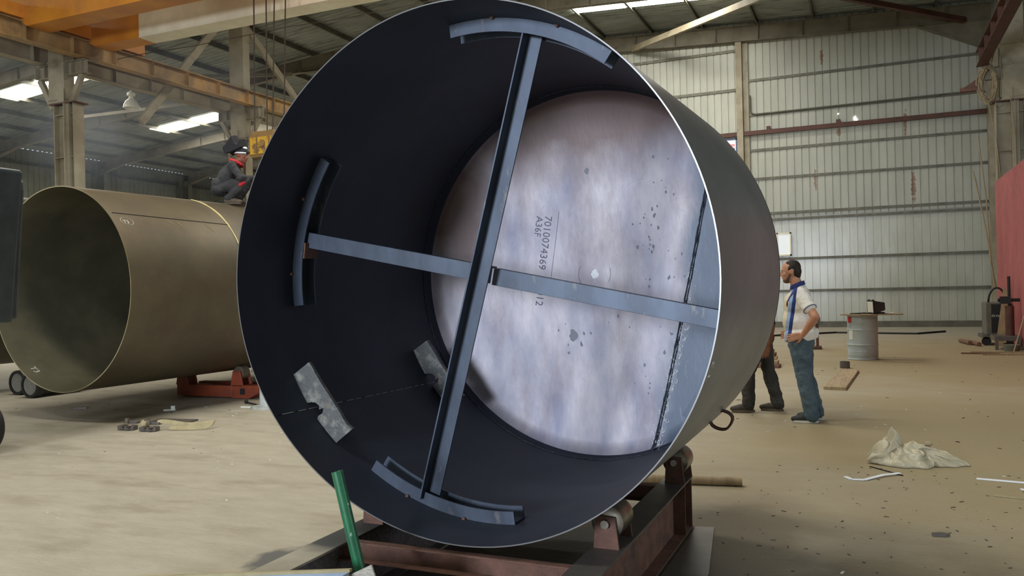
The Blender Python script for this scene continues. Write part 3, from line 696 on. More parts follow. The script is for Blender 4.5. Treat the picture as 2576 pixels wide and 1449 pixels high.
# ------------------------------------------------------------------ roller bed
bed = thing('roller_bed', 'rusty steel roller bed of two long beams under the drum shell', 'roller stand', (-1.82, 4.0, 0))
for x, y0, y1 in ((-1.16, 2.0, 5.31), (-2.48, 2.75, 5.31)):
    bm = B(); sweep(bm, iprof(.16,.327,.0115,.008), (x,y0,0), (x,y1,0))
    for f in bm.faces:
        c = f.calc_center_median()
        f.material_index = 1 if c.z > .318 or c.z < .01 else 0
    obj('long_beam', bm, ['rust' if x > -2 else 'pitted', 'rustdark' if x > -2 else 'dustflange'], bed, bevel=.002)
    for yy in ((y1-.02, y1-.22) if x > -2 else (y1-.02,)):
        for s in (-1,1):
            bm = B(); box(bm, (x+s*.006 if s > 0 else x-.078, yy-.01, .012), (x+.078 if s > 0 else x-.006, yy, .315)); obj('end_stiffener', bm, 'rust', bed)
for y in (3.42, 5.0):
    bm = B(); sweep(bm, cprof(.05,.1,.008), (-2.47,y+.03,.225), (-1.17,y+.03,.225)); obj('cross_channel', bm, 'rust', bed, bevel=.002)
def roller(x, y, zc):
    for yy, k in ((y,1),(y+.23,.92)):
        bm = B(); hh = zc-.327+.035
        pl = [(-.062,0),(.062,0),(.045,hh*.98),(-.05,hh)]
        prism(bm, pl, axes(Vector((x,yy+.012,.327)), V3(1,0,0), V3(0,0,1), V3(0,-1,0)), .012); obj('roller_bracket', bm, 'rust', bed, bevel=.001)
    bm = B(); lathe(bm, [(0,.02),(.055,.02),(.078,.028),(.08,.045),(.08,.19),(.078,.205),(.055,.212),(0,.212)], axes(Vector((x,y,zc)), V3(1,0,0), V3(0,0,-1), V3(0,1,0)), 40); r_ = obj('roller', bm, 'roller', bed, smooth=True)
    bm = B(); cyl(bm, (x,y-.02,zc), (x,y+.26,zc), .02, 16); obj('axle', bm, 'roller', r_)
for x, y in ((-1.164,3.70),(-1.14,5.06),(-2.452,3.70),(-2.43,5.06)):
    u = y+.11-3.38; cx = C0+NA*u; dx = x-cx.x; zc = cx.z - math.sqrt((1.2612+.082)**2-dx*dx); roller(x, y, zc)
bm = B(); prism(bm, [(-1.06,3.2),(-.80,3.2),(-.83,4.45),(-.95,5.32),(-1.06,5.30)], Matrix.Identity(4), .008)
tag(obj('floor_plate', bm, 'rustdark', loc=(-.95,4.4,0)), 'long flat grey steel strip lying beside the right roller beam', 'steel plate')

# green pipe, plate and tray in the foreground
bm = B(); tube(bm, [(-2.265,3.13,.77),(-2.115,3.05,.40),(-1.99,2.99,.01)], .0265, 28)
bm2 = B()
p0, p1 = V3(-2.19,3.03,.765), V3(-2.00,3.03,.02)
gt = thing('green_pipe', 'slim green painted steel tube leaning upright in front of the drum shell', 'pipe', p1)
d = (p1-p0).normalized(); bm.free(); bm = B()
A = axes(p0, *(lambda x: (x, d.cross(x), d))(d.cross(V3(0,1,0)).normalized()))
L_ = (p1-p0).length; lathe(bm, [(.0255,0),(.0255,L_),(.0195,L_),(.0195,0),(.0255,0)], A, 32); obj('tube', bm, 'green', gt, smooth=True)
bm2.free()
t = thing('blue_tray', 'shallow pale blue metal tray with dusty rim at the bottom edge', 'tray', (-2.4,2.62,.25))
bm = B()
def rim_(x): return .30+.097*(x+2.6)
box(bm, (-3.2,2.75,.10), (-1.95,2.77,.33), Matrix.Translation((0,0,0)))
# tilted tray: local frame
tl, tr = V3(-2.86,2.62,.345), V3(-1.96,2.78,.425)
bm.free(); bm = B(); dx = (tr-tl).normalized(); dy = V3(0,-1,0); dz = dx.cross(dy)
if dz.z < 0: dz = -dz
M = axes(tl, dx, dy, dz); Lx = (tr-tl).length
box(bm, (-.9,0,-.1), (Lx,.004,0), M); box(bm, (-.9,.0,-.1), (Lx,.5,-.096), M); box(bm, (Lx-.004,0,-.1), (Lx,.5,0), M); obj('tray_body', bm, 'paleblue', t)
bm = B(); box(bm, (-.9,-.012,0), (Lx+.005,.006,.012), M); obj('rim', bm, 'tan', t)
for q in (.1,.45,.78):
    bm = B(); box(bm, (q,0,-.1), (q+.03,.4,-.02), M); obj('divider', bm, 'tan', t)
bm = B(); M = axes(V3(-1.93,2.72,.445), V3(.80,-.1,-.3).normalized(), V3(0,-1,0), V3(0,0,1))
ex = V3(-.88,-.12,-.44).normalized(); ey = V3(.42,-.1,-.9).normalized(); ez = ex.cross(ey).normalized(); 
o_ = V3(-1.868,2.81,.458)
pl = [(0,0),(.30,0),(.30,.26),(0,.26)]; M = axes(o_, ex, ey, ez); prism(bm, pl, M, .012)
tag(obj('spangled_plate', bm, 'zinc', loc=(-1.9,2.75,.2), bevel=.004), 'square pale speckled plate leaning on the tray at the bottom edge', 'metal plate')

# ------------------------------------------------------------------ the second pipe
PC = V3(-9.48, 7.29, 1.697); PN = V3(.0354, .9993, .003).normalized(); P1 = (V3(1,0,0)-PN*PN.x).normalized(); P2 = P1.cross(PN)
if P2.z < 0: P2 = -P2
def VP(u, th, ins=0): return PC+PN*u+(P1*math.cos(th)+P2*math.sin(th))*(1.318-ins)
def big_pipe(fn, L_, par, n=128):
    bm = B(); us = [0,.003,1.0,2.0,3.0,4.5,L_]; th_ = .012
    O = [[bm.verts.new(fn(u, 2*PI*k/n, 0)) for k in range(n)] for u in us]; I = [[bm.verts.new(fn(u, 2*PI*k/n, th_)) for k in range(n)] for u in us]
    for A in (O, I):
        for a, b in zip(A, A[1:]):
            for k in range(n): f = face(bm, (a[k],a[(k+1)%n],b[(k+1)%n],b[k])); f.material_index = 0 if A is O else 1
    for k in range(n):
        f = face(bm, (O[0][k],O[0][(k+1)%n],I[0][(k+1)%n],I[0][k])); f.material_index = 2
        face(bm, (O[-1][k],O[-1][(k+1)%n],I[-1][(k+1)%n],I[-1][k]))
    return obj('pipe_wall', bm, ['pipe_out','pipe_in','tan'], par, smooth=True)
pipe = thing('large_pipe', 'long brown open steel pipe lying on an orange stand, a worker on top', 'steel pipe', (-9.5, 9.5, .45))
big_pipe(VP, 7.0, pipe)
bm = B(); tube(bm, [VP(1.94, deg(78-i*3), -.002) for i in range(27)], [.012*random.uniform(.6,1.3) for i in range(27)], 6); obj('ring_weld', bm, mat('bright_weld', (214,196,140), rough=.5), pipe)
bm = B(); tube(bm, [VP(.06+i*.1, deg(44.6-2.5*i/19), -.001) for i in range(20)], .006, 6); obj('long_weld', bm, 'dark', pipe)
bm = B()
for u_, a_, L_ in ((.85,42,.1),(1.0,41,.14),(1.5,41,.12),(1.55,38,.06)):
    bm = B(); tube(bm, [VP(u_, deg(a_), -.001), VP(u_+.05, deg(a_-3), -.001)], .006, 5); obj('weld_mark', bm, 'tan', pipe)
def scal_poly():
    bm = B(); a0, a1, n = 46, 30, 16; t_ = []
    for i in range(n+1):
        a = deg(a0+(a1-a0)*i/n); dep = .05*math.sin(PI*min(1,i/n))**.5+.008*random.random()
        t_.append((bm.verts.new(VP(.001, a, .0125)), bm.verts.new(VP(.001+dep, a, .0135))))
    for (a, b), (c, d_) in zip(t_, t_[1:]): face(bm, (a, b, d_, c))
    obj('torch_cut_scale', bm, mat('bare_scorched_metal', (150,128,110), (110,90,80), rough=.5, sc=20), pipe)
scal_poly()
chalk_on(lambda u, a: VP(u, a, .0145), 'T3', .12, .13, deg(-128.5), deg(80), pipe, R_=1.3, mirror=-1)
chalk_on(lambda u, a: VP(u, a, -.0015), 'T3', .08, .14, deg(37), deg(0), pipe, R_=1.3)
bm = B(); tube(bm, [VP(.2+.09*math.cos(i*PI/8), deg(38.6)+.065*math.sin(i*PI/8)/1.3, -.002) for i in range(16)], .003, 4, closed=True); obj('chalk_ring', bm, 'chalk', pipe)
# neighbour pipe
PC2 = V3(-14.3, 8.6, 1.95)
def VP2(u, th, ins=0): return PC2+PN*u+(P1*math.cos(th)+P2*math.sin(th))*(1.5-ins)
pipe2 = thing('large_pipe', 'second big steel pipe almost hidden behind the open brown pipe', 'steel pipe', (-14.3, 11, .45))
big_pipe(VP2, 7.0, pipe2)

# orange stand under the pipe
st = thing('pipe_stand', 'low orange-red roller stand under the brown pipe', 'roller stand', (-9.3, 9.85, 0))
bm = B(); box(bm, (-10.05,9.75,.02), (-8.95,9.95,.2)); box(bm, (-10.0,10.15,.02),(-8.7,10.3,.2)); obj('base_beam', bm, 'ored', st, bevel=.01)
bm = B()
prism(bm, [(-8.95,.0),(-8.62,.0),(-8.45,.08),(-8.42,.2),(-8.95,.2)], axes(V3(0,9.95,.01), V3(1,0,0), V3(0,0,1), V3(0,-1,0)), .2)
obj('end_foot', bm, 'ored', st, bevel=.006)
bm = B(); box(bm, (-8.78,9.744,.07),(-8.69,9.76,.16)); obj('square_socket', bm, 'dark', st)
def pc_at(y):
    u = (y-PC.y)/PN.y; return PC+PN*u
c_ = pc_at(9.85)
for xs, zc in ((-8.84, None), (2*c_.x+8.84, None)):
    rr = .1; dx = xs-c_.x; zc = c_.z-math.sqrt((1.318+rr+.003)**2-dx*dx)
    bm = B(); prism(bm, [(xs-.13,.19),(xs+.11,.19),(xs+.06,zc+.03),(xs-.08,zc+.03)], axes(V3(0,9.78,0), V3(1,0,0), V3(0,0,1), V3(0,-1,0)), .03); obj('roller_bracket', bm, 'ored', st, bevel=.006); bm = B()
    prism(bm, [(xs-.13,.19),(xs+.11,.19),(xs+.06,zc+.03),(xs-.08,zc+.03)], axes(V3(0,9.97,0), V3(1,0,0), V3(0,0,1), V3(0,-1,0)), .03); obj('roller_bracket', bm, 'ored', st, bevel=.006)
    bm = B(); cyl(bm, (xs,9.79,zc), (xs,9.93,zc), rr, 28); obj('roller', bm, 'boot', st, smooth=True)
# dark twin wheels at the left
for x, y, lab in ((-13.05,9.25,'left one of the two dark rimmed rollers beside the pipe'), (-12.4,9.0,'dark rimmed roller tucked nearer under the brown pipe')):
    t = thing('support_roller', lab, 'roller', (x,y,0), 'rimmed rollers at the far left')
    M = axes(V3(x,y,.22), V3(0,0,1), V3(1,0,0) if False else V3(-1,0,0), V3(0,1,0).normalized())
    M = axes(V3(x,y,.205), V3(1,0,0), V3(0,0,-1), V3(0,1,0))
    bm = B(); lathe(bm, [(.155,-.02),(.2,-.02),(.205,.0),(.205,.1),(.18,.12),(.18,.8),(.2,.82),(.2,.9),(0,.9)], M, 40); obj('tyre', bm, 'dark', t, smooth=True)
    bm = B(); lathe(bm, [(0,.04),(.03,.01),(.12,.0),(.157,-.005),(.157,.03),(0,.05)], M, 40); obj('hub_disc', bm, 'greyp', t, smooth=True)
# pale post beside the drum shell
t = thing('steel_post', 'pale worn steel post with a round foot behind the left rim of the drum shell', 'post', (-7.72,9.05,0))
bm = B(); cyl(bm, (-7.7,9.1,.03),(-7.7,9.1,.52), .115, 32); obj('tube', bm, 'white_paint', t, smooth=True)
bm = B(); cyl(bm, (-7.7,9.1,0),(-7.7,9.1,.03), .22, 32); obj('foot', bm, 'white_paint', t, smooth=True)
bm = B(); cyl(bm, (-7.7,9.1,.52),(-7.7,9.1,.55), .14, 32); prism(bm, [(-.1,0),(.0,.25),(.05,.3),(.06,0)], axes(V3(-7.8,9.05,.5), V3(1,0,0), V3(0,0,1), V3(0,-1,0)), .06); obj('clamp', bm, 'rust', t)
bm = B(); tube(bm, [(-8.3,9.35,.02),(-7.9,9.15,.02)], .012, 8); bmesh.ops.create_icosphere(bm, subdivisions=2, radius=.03, matrix=Matrix.Translation((-8.32,9.36,.03)))
tag(obj('knobbed_rod', bm, 'dark', loc=(-8.1,9.25,0)), 'thin rod with a pale knob on the floor by the pale post', 'rod')

# ------------------------------------------------------------------ black machine at the left edge
t = thing('black_machine', 'black painted machine housing with rounded cover cut off by the left edge', 'machine', (-8.3,5.6,0))
M = axes(V3(-7.69,5.3,2.83), V3(-.115,0,-.9933).normalized(), V3(-.9933,0,.115).normalized(), V3(0,1,0))
bm = B(); prism(bm, [(0,0),(1.50,.03),(1.50,.1),(.02,.12),(-.02,.1),(-.03,.02)], M, .25); obj('edge_flange', bm, 'black', t, bevel=.02)
bm = B(); pl = []
for k in range(7): a = PI/2*k/6; pl.append((.02+.16*(1-math.sin(a)) , .12+.18*(1-math.cos(a))))
prism(bm, [(1.5,.10),(.18,.105),(.07,.13),(.02,.2),(.0,.32),(.0,1.0),(1.6,1.0)], axes(V3(-7.77,5.22,2.85), V3(-.115,0,-.9933).normalized(), V3(-.9933,0,.115).normalized(), V3(0,1,0)), .5); obj('housing', bm, 'black', t, bevel=.03)
bm = B(); tube(bm, [V3(-7.77,5.2,2.85)+V3(-.115,0,-.9933)*a+V3(-.9933,0,.115)*b for a, b in ((1.45,.115),(.3,.11),(.12,.15),(.05,.24),(.035,.4),(.035,.9))], .018, 8); obj('cover_bead', bm, 'black', t, smooth='all')
bm = B(); box(bm, (-9.2,5.0,.35),(-8.6,5.6,1.4)); obj('chassis', bm, 'black', t, bevel=.03)
bm = B(); lathe(bm, [(0,0),(.1,0),(.12,.02),(.24,.02),(.27,.05),(.27,.17),(.24,.2),(0,.2)], axes(V3(-8.42,5.45,.27), V3(1,0,0), V3(0,0,-1), V3(0,1,0)), 40); obj('wheel', bm, 'dark', t, smooth=True)

# ------------------------------------------------------------------ drum table with floodlight
t = thing('steel_drum', 'pale blue-grey oil drum standing on the floor as a table', 'drum', (-.17,17.95,0))
bm = B(); prof = [(0,0),(.285,0),(.292,.01),(.292,.02),(.283,.03)]
for z0 in (.3,.6): prof += [(.283,z0-.03),(.286,z0-.015),(.294,z0),(.286,z0+.015),(.283,z0+.03)]
for z0 in (.1,.13,.16,.75,.78,.81): prof += [(.283,z0-.008),(.286,z0),(.283,z0+.008)]
prof = prof[:5]+sorted(prof[5:], key=lambda q: q[1])+[(.283,.86),(.292,.87),(.292,.89),(.28,.885),(.275,.87),(0,.87)]
lathe(bm, prof, Matrix.Translation((-.17,17.95,0)), 48); obj('barrel', bm, 'drum', t, smooth=True)
bm = B(); 
for a0, z0, z1, m_ in ((deg(212),.4,.62,'chalk'),(deg(205),.74,.86,'redcloth')):
    bq = B(); vs = []
    for i in range(7):
        a = a0+i*.06; vs.append((bq.verts.new((-.17+.2895*math.cos(a),17.95+.2895*math.sin(a),z0)), bq.verts.new((-.17+.2895*math.cos(a),17.95+.2895*math.sin(a),z1))))
    for (a_,b_),(c__,d_) in zip(vs, vs[1:]): face(bq, (a_,c__,d_,b_))
    obj('label_patch', bq, m_, t)
bm.free()
bm = B(); prism(bm, [(-.58,17.75),(-.2,17.55),(.3,17.62),(.58,17.8),(.5,18.25),(-.4,18.3)], Matrix.Translation((0,0,.893)), .018)
tag(obj('table_board', bm, 'wood', loc=(0,17.9,.893)), 'thin rough board laid on top of the pale drum', 'board')
t = thing('floodlight', 'black portable floodlight lying on the board over the drum', 'floodlight', (.07,17.85,.911))
M = axes(V3(.02,17.82,.925), V3(.93,.36,.05).normalized(), V3(-.36,.93,0).normalized(), V3(-.05,0,1).normalized())
def frus(bm, M, a, b, x0, x1):
    va = [bm.verts.new(M @ V3(x0,p[0],p[1])) for p in a]; vb = [bm.verts.new(M @ V3(x1,p[0],p[1])) for p in b]; n_ = len(a)
    for i in range(n_): face(bm, (va[i],va[(i+1)%n_],vb[(i+1)%n_],vb[i]))
    face(bm, va[::-1]); face(bm, vb)
bm = B(); frus(bm, M, [(-.15,0),(.15,0),(.15,.25),(-.15,.25)], [(-.1,.05),(.1,.05),(.1,.2),(-.1,.2)], 0, .22); obj('housing', bm, 'black', t, bevel=.008)
bm = B(); frus(bm, M, [(-.16,-.008),(.16,-.008),(.16,.26),(-.16,.26)], [(-.16,-.008),(.16,-.008),(.16,.26),(-.16,.26)], -.03, 0); obj('front_frame', bm, 'dark', t)
bm = B(); frus(bm, M, [(-.135,.02),(.135,.02),(.135,.235),(-.135,.235)], [(-.135,.02),(.135,.02),(.135,.235),(-.135,.235)], -.034, -.03); obj('front_glass', bm, 'glass', t)
bm = B(); frus(bm, M, [(-.08,-.01),(.08,-.01),(.08,.012),(-.08,.012)], [(-.1,-.01),(.1,-.01),(.1,.012),(-.1,.012)], .0, .2); obj('base_bracket', bm, 'dark', t)
for q in (-.1,.1):
    bm = B(); cyl(bm, M @ V3(-.01,q,.26), M @ V3(-.01,q,.275), .02, 14); obj('clip', bm, 'dark', t)
bm = B(); tube(bm, [(-.0,17.75,.925),(-.1,17.72,.93),(-.3,17.7,.93),(-.38,17.75,.925),(-.3,17.85,.925),(-.1,17.8,.935),(-.28,17.68,.93),(-.2,17.66,.925)], .011, 8)
tag(obj('black_cable', bm, 'dark', loc=(-.2,17.7,.92), smooth='all'), 'coiled black cable on the board left of the floodlight', 'cable')
bm = B(); tube(bm, [(.2+.12*math.cos(a)+.1,18.0+.08*math.sin(a),.92) for a in [i*.5 for i in range(13)]], .008, 6)
tag(obj('white_cable', bm, 'spat', loc=(.3,18,.92), smooth='all'), 'thin white cable loop on the board right of the floodlight', 'cable')
t_ = B(); lathe(t_, [(.075,0),(.085,0),(.085,.12),(.075,.12),(.075,0)], Matrix.Translation((-.46,16.05,0)), 24)
tag(obj('pipe_offcut', t_, 'rustdark', loc=(-.46,16.05,0), smooth=True), 'short grey pipe offcut standing in front of the drum', 'pipe offcut')
bm = B(); prism(bm, [(-.66,12.75),(-.36,12.7),(-.22,15.4),(-.50,15.45)], Matrix.Identity(4), .045)
tag(obj('plank', bm, 'wood', loc=(-.45,14,0)), 'single dusty plank lying flat in front of the drum', 'plank')
# plank pile and small trolley behind the man
for k, (y, z, c__, lab) in enumerate(((16.0,0,'brownwood','bottom reddish plank of the pile behind the standing man'),(16.0,.06,'wood','second plank from the floor in the pile behind the man'),(16.1,.12,'wood','middle plank of the pile behind the man'),(16.15,.18,'brownwood','plank second from the top of the pile behind the man'),(16.1,.24,'wood','topmost plank of the pile behind the man'))):
    bm = B(); bbox_(bm, (-2.55,y+.1*k,z+.03), (1.95-.08*k,.3,.055), .04*(k%3-1)); tag(obj('stacked_plank', bm, c__, loc=(-2.5,y,z)), lab, 'plank', 'planks in the pile behind the men')
t = thing('hand_trolley', 'dark trolley handle sticking up behind the standing man\'s back', 'trolley', (-1.3,20.5,0))
bm = B(); box(bm, (-1.5,20.4,0),(-1.1,20.9,.06)); obj('foot', bm, 'brown', t)
bm = B(); box(bm, (-1.2,20.5,.06),(-1.14,20.56,.66)); obj('mast', bm, 'brown', t)
bm = B(); bbox_(bm, (-1.2,20.5,.68),(.2,.1,.14)); tube(bm, [(-1.28,20.45,.6),(-1.05,20.45,.6),(-1.05,20.45,.66)], .012, 6); obj('head', bm, 'rustdark', t)

# ------------------------------------------------------------------ right edge: red sheet, welding set, rope
bm = B(); R_ = ribs(12, .3, .06, .03)
sheet(bm, R_, lambda s, d: (3.02-d, 24.6-s, .05), lambda s, d: (3.02-d, 24.6-s, 4.05))
sheet(bm, R_, lambda s, d: (3.06-d, 24.6-s, .05), lambda s, d: (3.06-d, 24.6-s, 4.05)); 
tag(obj('red_screen', bm, 'red', loc=(3.0,20,0)), 'tall red ribbed sheet screen at the right edge', 'screen')
t = thing('welding_machine', 'black and grey welding machine standing before the red sheet', 'welding machine', (2.6,22.3,0))
bm = B(); box(bm, (2.46,22.1,.24),(2.97,22.9,1.0)); obj('case', bm, 'greyp', t, bevel=.02)
bm = B(); box(bm, (2.57,22.08,.3),(2.96,22.1,.96)); obj('front_panel', bm, 'dark', t)
bm = B(); box(bm, (2.38,22.0,.16),(2.97,23.0,.24)); obj('undercarriage', bm, 'rustdark', t)
for x in (2.45,2.95):
    bm = B(); lathe(bm, [(0,0),(.1,0),(.1,.05),(0,.05)], axes(V3(x,22.0,.1), V3(1,0,0), V3(0,0,-1), V3(0,1,0)), 24); obj('wheel', bm, 'dark', t)
bm = B(); tube(bm, [(2.60+.18*math.cos(a)+.12,22.3,1.0+.34*math.sin(a)) for a in [PI*i/14 for i in range(15)]], .022, 8); obj('handle_hose', bm, 'dark', t, smooth='all')
bq = text_mesh('Miller', .075)
bmesh.ops.transform(bq, matrix=axes(V3(2.66,22.075,.66), V3(1,0,0), V3(0,0,1), V3(0,-1,0)), verts=bq.verts[:]); obj('maker_mark', bq, 'chalk', t, normals=False)
bm = B(); tube(bm, [(2.61+.03*math.cos(a),22.075,.69+.022*math.sin(a)) for a in [i*PI/6 for i in range(12)]], .006, 5, closed=True); obj('round_badge', bm, 'chalk', t)
bm = B(); prism(bm, [(2.62,.0),(2.77,.0),(2.97,1.3),(2.82,1.33)], axes(V3(0,21.9,0), V3(1,0,0), V3(0,.12,1).normalized(), V3(0,-1,.12).normalized()), .03)
tag(obj('leaning_plank', bm, 'wood', loc=(2.75,21.9,0)), 'light wooden plank leaning against the welding machine', 'plank')
t = thing('gas_rack', 'dark rack with a tall black valve and hoses before the red sheet', 'rack', (2.95,20.9,0))
bm = B(); box(bm, (2.45,20.6,.2),(2.95,21.3,.3)); box(bm, (2.46,20.6,.0),(2.52,20.66,.2)); box(bm, (2.88,20.6,.0),(2.94,20.66,.2)); obj('shelf', bm, 'rustdark', t)
bm = B(); cyl(bm, (2.78,20.9,.3),(2.78,20.9,.95), .09, 24); obj('cylinder_bottle', bm, 'brown', t, smooth=True)
bm = B(); cyl(bm, (2.78,20.9,.95),(2.78,20.9,1.6), .03, 12); cyl(bm, (2.56,20.9,1.08),(2.98,20.9,1.08), .035, 12); bbox_(bm, (2.7,20.9,1.08),(.2,.14,.16)); obj('valve', bm, 'dark', t)
bm = B(); cyl(bm, (2.72,20.3,.0),(2.72,20.3,.14), .14, 24, .17); tag(obj('bucket', bm, 'greyp', loc=(2.72,20.3,0), smooth=True), 'low grey bucket at the right edge below the rack', 'bucket')
bm = B(); tube(bm, [(2.72,20.0,.01),(2.98,20.1,.9)], .014, 8); tag(obj('leaning_rod', bm, 'tan', loc=(2.72,20,0)), 'thin pale rod leaning near the bucket at the right edge', 'rod')
for x, y, lab in ((2.0,23.0,'left one of two short pipes on the floor by the welding machine'),(2.15,22.6,'right one of two short pipes on the floor by the welding machine')):
    bm = B(); tube(bm, [(x,y,.05),(x+.12,y-.9,.05)], .05, 16); tag(obj('short_pipe', bm, 'brownwood', loc=(x,y,0), smooth=True), lab, 'pipe')
for i, (x, y, L_, a, lab) in enumerate(((1.9,19.8,1.0,.05,'long yellowish stick on the floor below the welding machine'),(1.7,19.5,.7,-.1,'short brown stick left of the long yellowish stick'),(2.05,19.2,.85,.12,'stick at the right edge on the floor, nearest of the loose sticks'))):
    bm = B(); sweep(bm, rect(.05,.03), (x,y,0),(x+L_*math.cos(a),y+L_*math.sin(a),0)); tag(obj('loose_stick', bm, 'wood' if i != 1 else 'brownwood', loc=(x,y,0)), lab, 'stick')
# rope coil at the end of the right runway beam
bm = B()
for i in range(16):
    rx, rz = .15+.09*random.random(), .42+.1*random.random(); cx, cz = 2.95+random.uniform(-.04,.04), 6.7+random.uniform(-.05,.05)
    tube(bm, [(cx+rx*math.cos(a), 24.9+random.uniform(-.05,.05), cz+rz*math.sin(a)) for a in [2*PI*k/20 for k in range(20)]], .018, 6, closed=True)
tag(obj('rope_coil', bm, 'rope', loc=(2.95,24.9,6.7)), 'coil of dusty rope hanging at the end of the dark runway beam', 'rope')
bm = B(); tube(bm, [(3.0,24.8,7.1),(3.1,24.7,7.5),(3.3,24.6,8.2),(3.35,24.3,9.2)], .014, 6); tube(bm, [(2.95,24.8,7.1),(3.25,24.7,6.75),(3.2,24.6,7.3),(3.2,24.4,8.4),(3.5,24.3,8.6)], .014, 6)
tag(obj('loose_rope', bm, 'rope', loc=(3.1,24.7,7.5)), 'loose rope looping up over the dark runway beam', 'rope')
for i, (x0, z0, x1, z1, lab) in enumerate(((2.95,6.2,3.2,4.0,'rope hanging down the left side of the right-hand column'),(3.45,6.3,3.55,4.1,'rope hanging down the right side of the right-hand column'),(2.55,4.4,2.98,1.3,'pale cable bundle slanting down beside the red sheet'),(2.68,5.3,2.9,1.9,'thinner pale cable slanting down left of the red sheet'))):
    bm = B(); tube(bm, [(x0,24.87 if i < 2 else 24.75,z0),((x0+x1)/2+.04,24.85 if i < 2 else 24.72,(z0+z1)/2),(x1,24.87 if i < 2 else 24.7,z1)], .012 if i < 2 else .02, 6)
    if i == 2: tube(bm, [(x0+.05,24.75,z0-.2),(x1+.03,24.7,z1)], .012, 6)
    tag(obj('hanging_cable', bm, 'rope', loc=(x0,24.75,z0)), lab, 'cable')
bm = B(); box(bm, (2.3,24.85,6.55),(2.75,25.1,6.65)); prism(bm, [(0,0),(.45,0),(.45,.3)], axes(V3(2.3,25.0,6.6), V3(1,0,0), V3(0,0,1), V3(0,-1,0)), .02); tag(obj('end_bracket', bm, 'rust', loc=(2.4,25,6.6)), 'small rusty bracket left of the rope coil', 'bracket')

# ------------------------------------------------------------------ floor litter
def blob_sheet():
    bm = B(); n = 90; g = []
    def ridge(x, y, sd): return (1-abs(noise.noise(V3(x,y,sd)))*2.4)
    for i in range(n):
        row = []
        for j in range(n):
            u, v = i/(n-1)*2-1, j/(n-1)*2-1; r = math.hypot(u, v); a = math.atan2(v, u)
            if r > 1e-6:
                k = max(abs(u), abs(v))/r; u2, v2 = u*k, v*k
            else: u2, v2 = u, v
            ed = 1+.16*math.sin(3*a+1)+.10*math.sin(5*a+2)+.06*math.sin(9*a)
            x = .36*u2*ed+.035*noise.noise(V3(u*3,v*3,3)); y = .20*v2*ed+.05*noise.noise(V3(u*3,v*3,9))
            h = max(0, 1-(u2*u2+v2*v2))**.55
            z = h*(.055+.045*ridge(u*1.6,v*1.6,1)+.022*ridge(u*4.5,v*4.5,5)+.010*ridge(u*10,v*10,7))
            z += .19*math.exp(-((u2+.38+.25*(v2))**2*60+(v2-.1)**2*7)) + .07*math.exp(-((u2-.12)**2*10+(v2-.1)**2*6)) + .10*math.exp(-((u2+.72)**2*22+(v2)**2*6))
            row.append(bm.verts.new((.28+x, 7.75+y, .004+max(0,z))))
        g.append(row)
    for i in range(n-1):
        for j in range(n-1): face(bm, (g[i][j],g[i+1][j],g[i+1][j+1],g[i][j+1]))
    return bm
o = tag(obj('plastic_sheet', blob_sheet(), 'bag', loc=(.33,7.75,0), smooth='all'), 'crumpled translucent plastic sheet on the floor at the right', 'plastic sheet')
s_ = o.modifiers.new('t', 'SOLIDIFY'); s_.thickness = .002
def strip(pts, w_, m_, nm, lab, cat, h=.006):
    bm = B()
    for a, b in zip(pts, pts[1:]): sweep(bm, rect(w_, h), a, b)
    tag(obj(nm, bm, m_, loc=pts[0]), lab, cat)
strip([(-.22,7.05,.002),(-.17,6.97,.002),(-.08,6.97,.004),(.06,7.16,.012),(.18,7.27,.01)], .03, 'spat', 'packing_strap', 'bent white packing strap on the floor in front of the plastic sheet', 'strap')
strip([(-.04,7.5,.002),(.12,7.32,.002),(.2,7.22,.002)], .012, 'dark', 'thin_rod', 'thin dark rod on the floor just below the plastic sheet', 'rod')
strip([(.72,7.28,.002),(1.3,7.2,.002)], .035, 'spat', 'packing_strap', 'straight white strap at the right edge, farther one', 'strap')
strip([(.77,6.75,.002),(1.3,6.65,.002)], .035, 'tan', 'packing_strap', 'dirty pale strap at the right edge, nearer one', 'strap')
strip([(1.0,7.0,.002),(.97,6.93,.02),(1.05,6.85,.01),(1.2,6.83,.002)], .02, 'spat', 'packing_strap', 'short curled white strap between the two straight ones', 'strap')
bm = B(); tube(bm, [(-1.9,6.34,.035),(-.94,6.50,.035)], .034, 20); tag(obj('wooden_pole', bm, 'wood', loc=(-1.4,6.42,0), smooth=True), 'round pale pole lying behind the far end of the roller bed', 'pole')
bm = B(); cyl(bm, (1.0,9.0,0),(1.0,9.0,.3), .05); bm.free()
for x, y, a, lab in ((.35,5.6,.3,'folded dark scrap on the floor below the white strap'),(1.05,5.4,.5,'pale curled scrap on the floor at lower right')):
    bm = B(); prism(bm, [(-.05,-.02),(.03,-.03),(.06,.0),(.02,.03),(-.04,.02)], Matrix.Translation((x,y,.002)) @ Matrix.Rotation(a,4,'Z'), .012); tag(obj('scrap_piece', bm, 'rustdark' if x < 1 else 'tan', loc=(x,y,0)), lab, 'scrap')
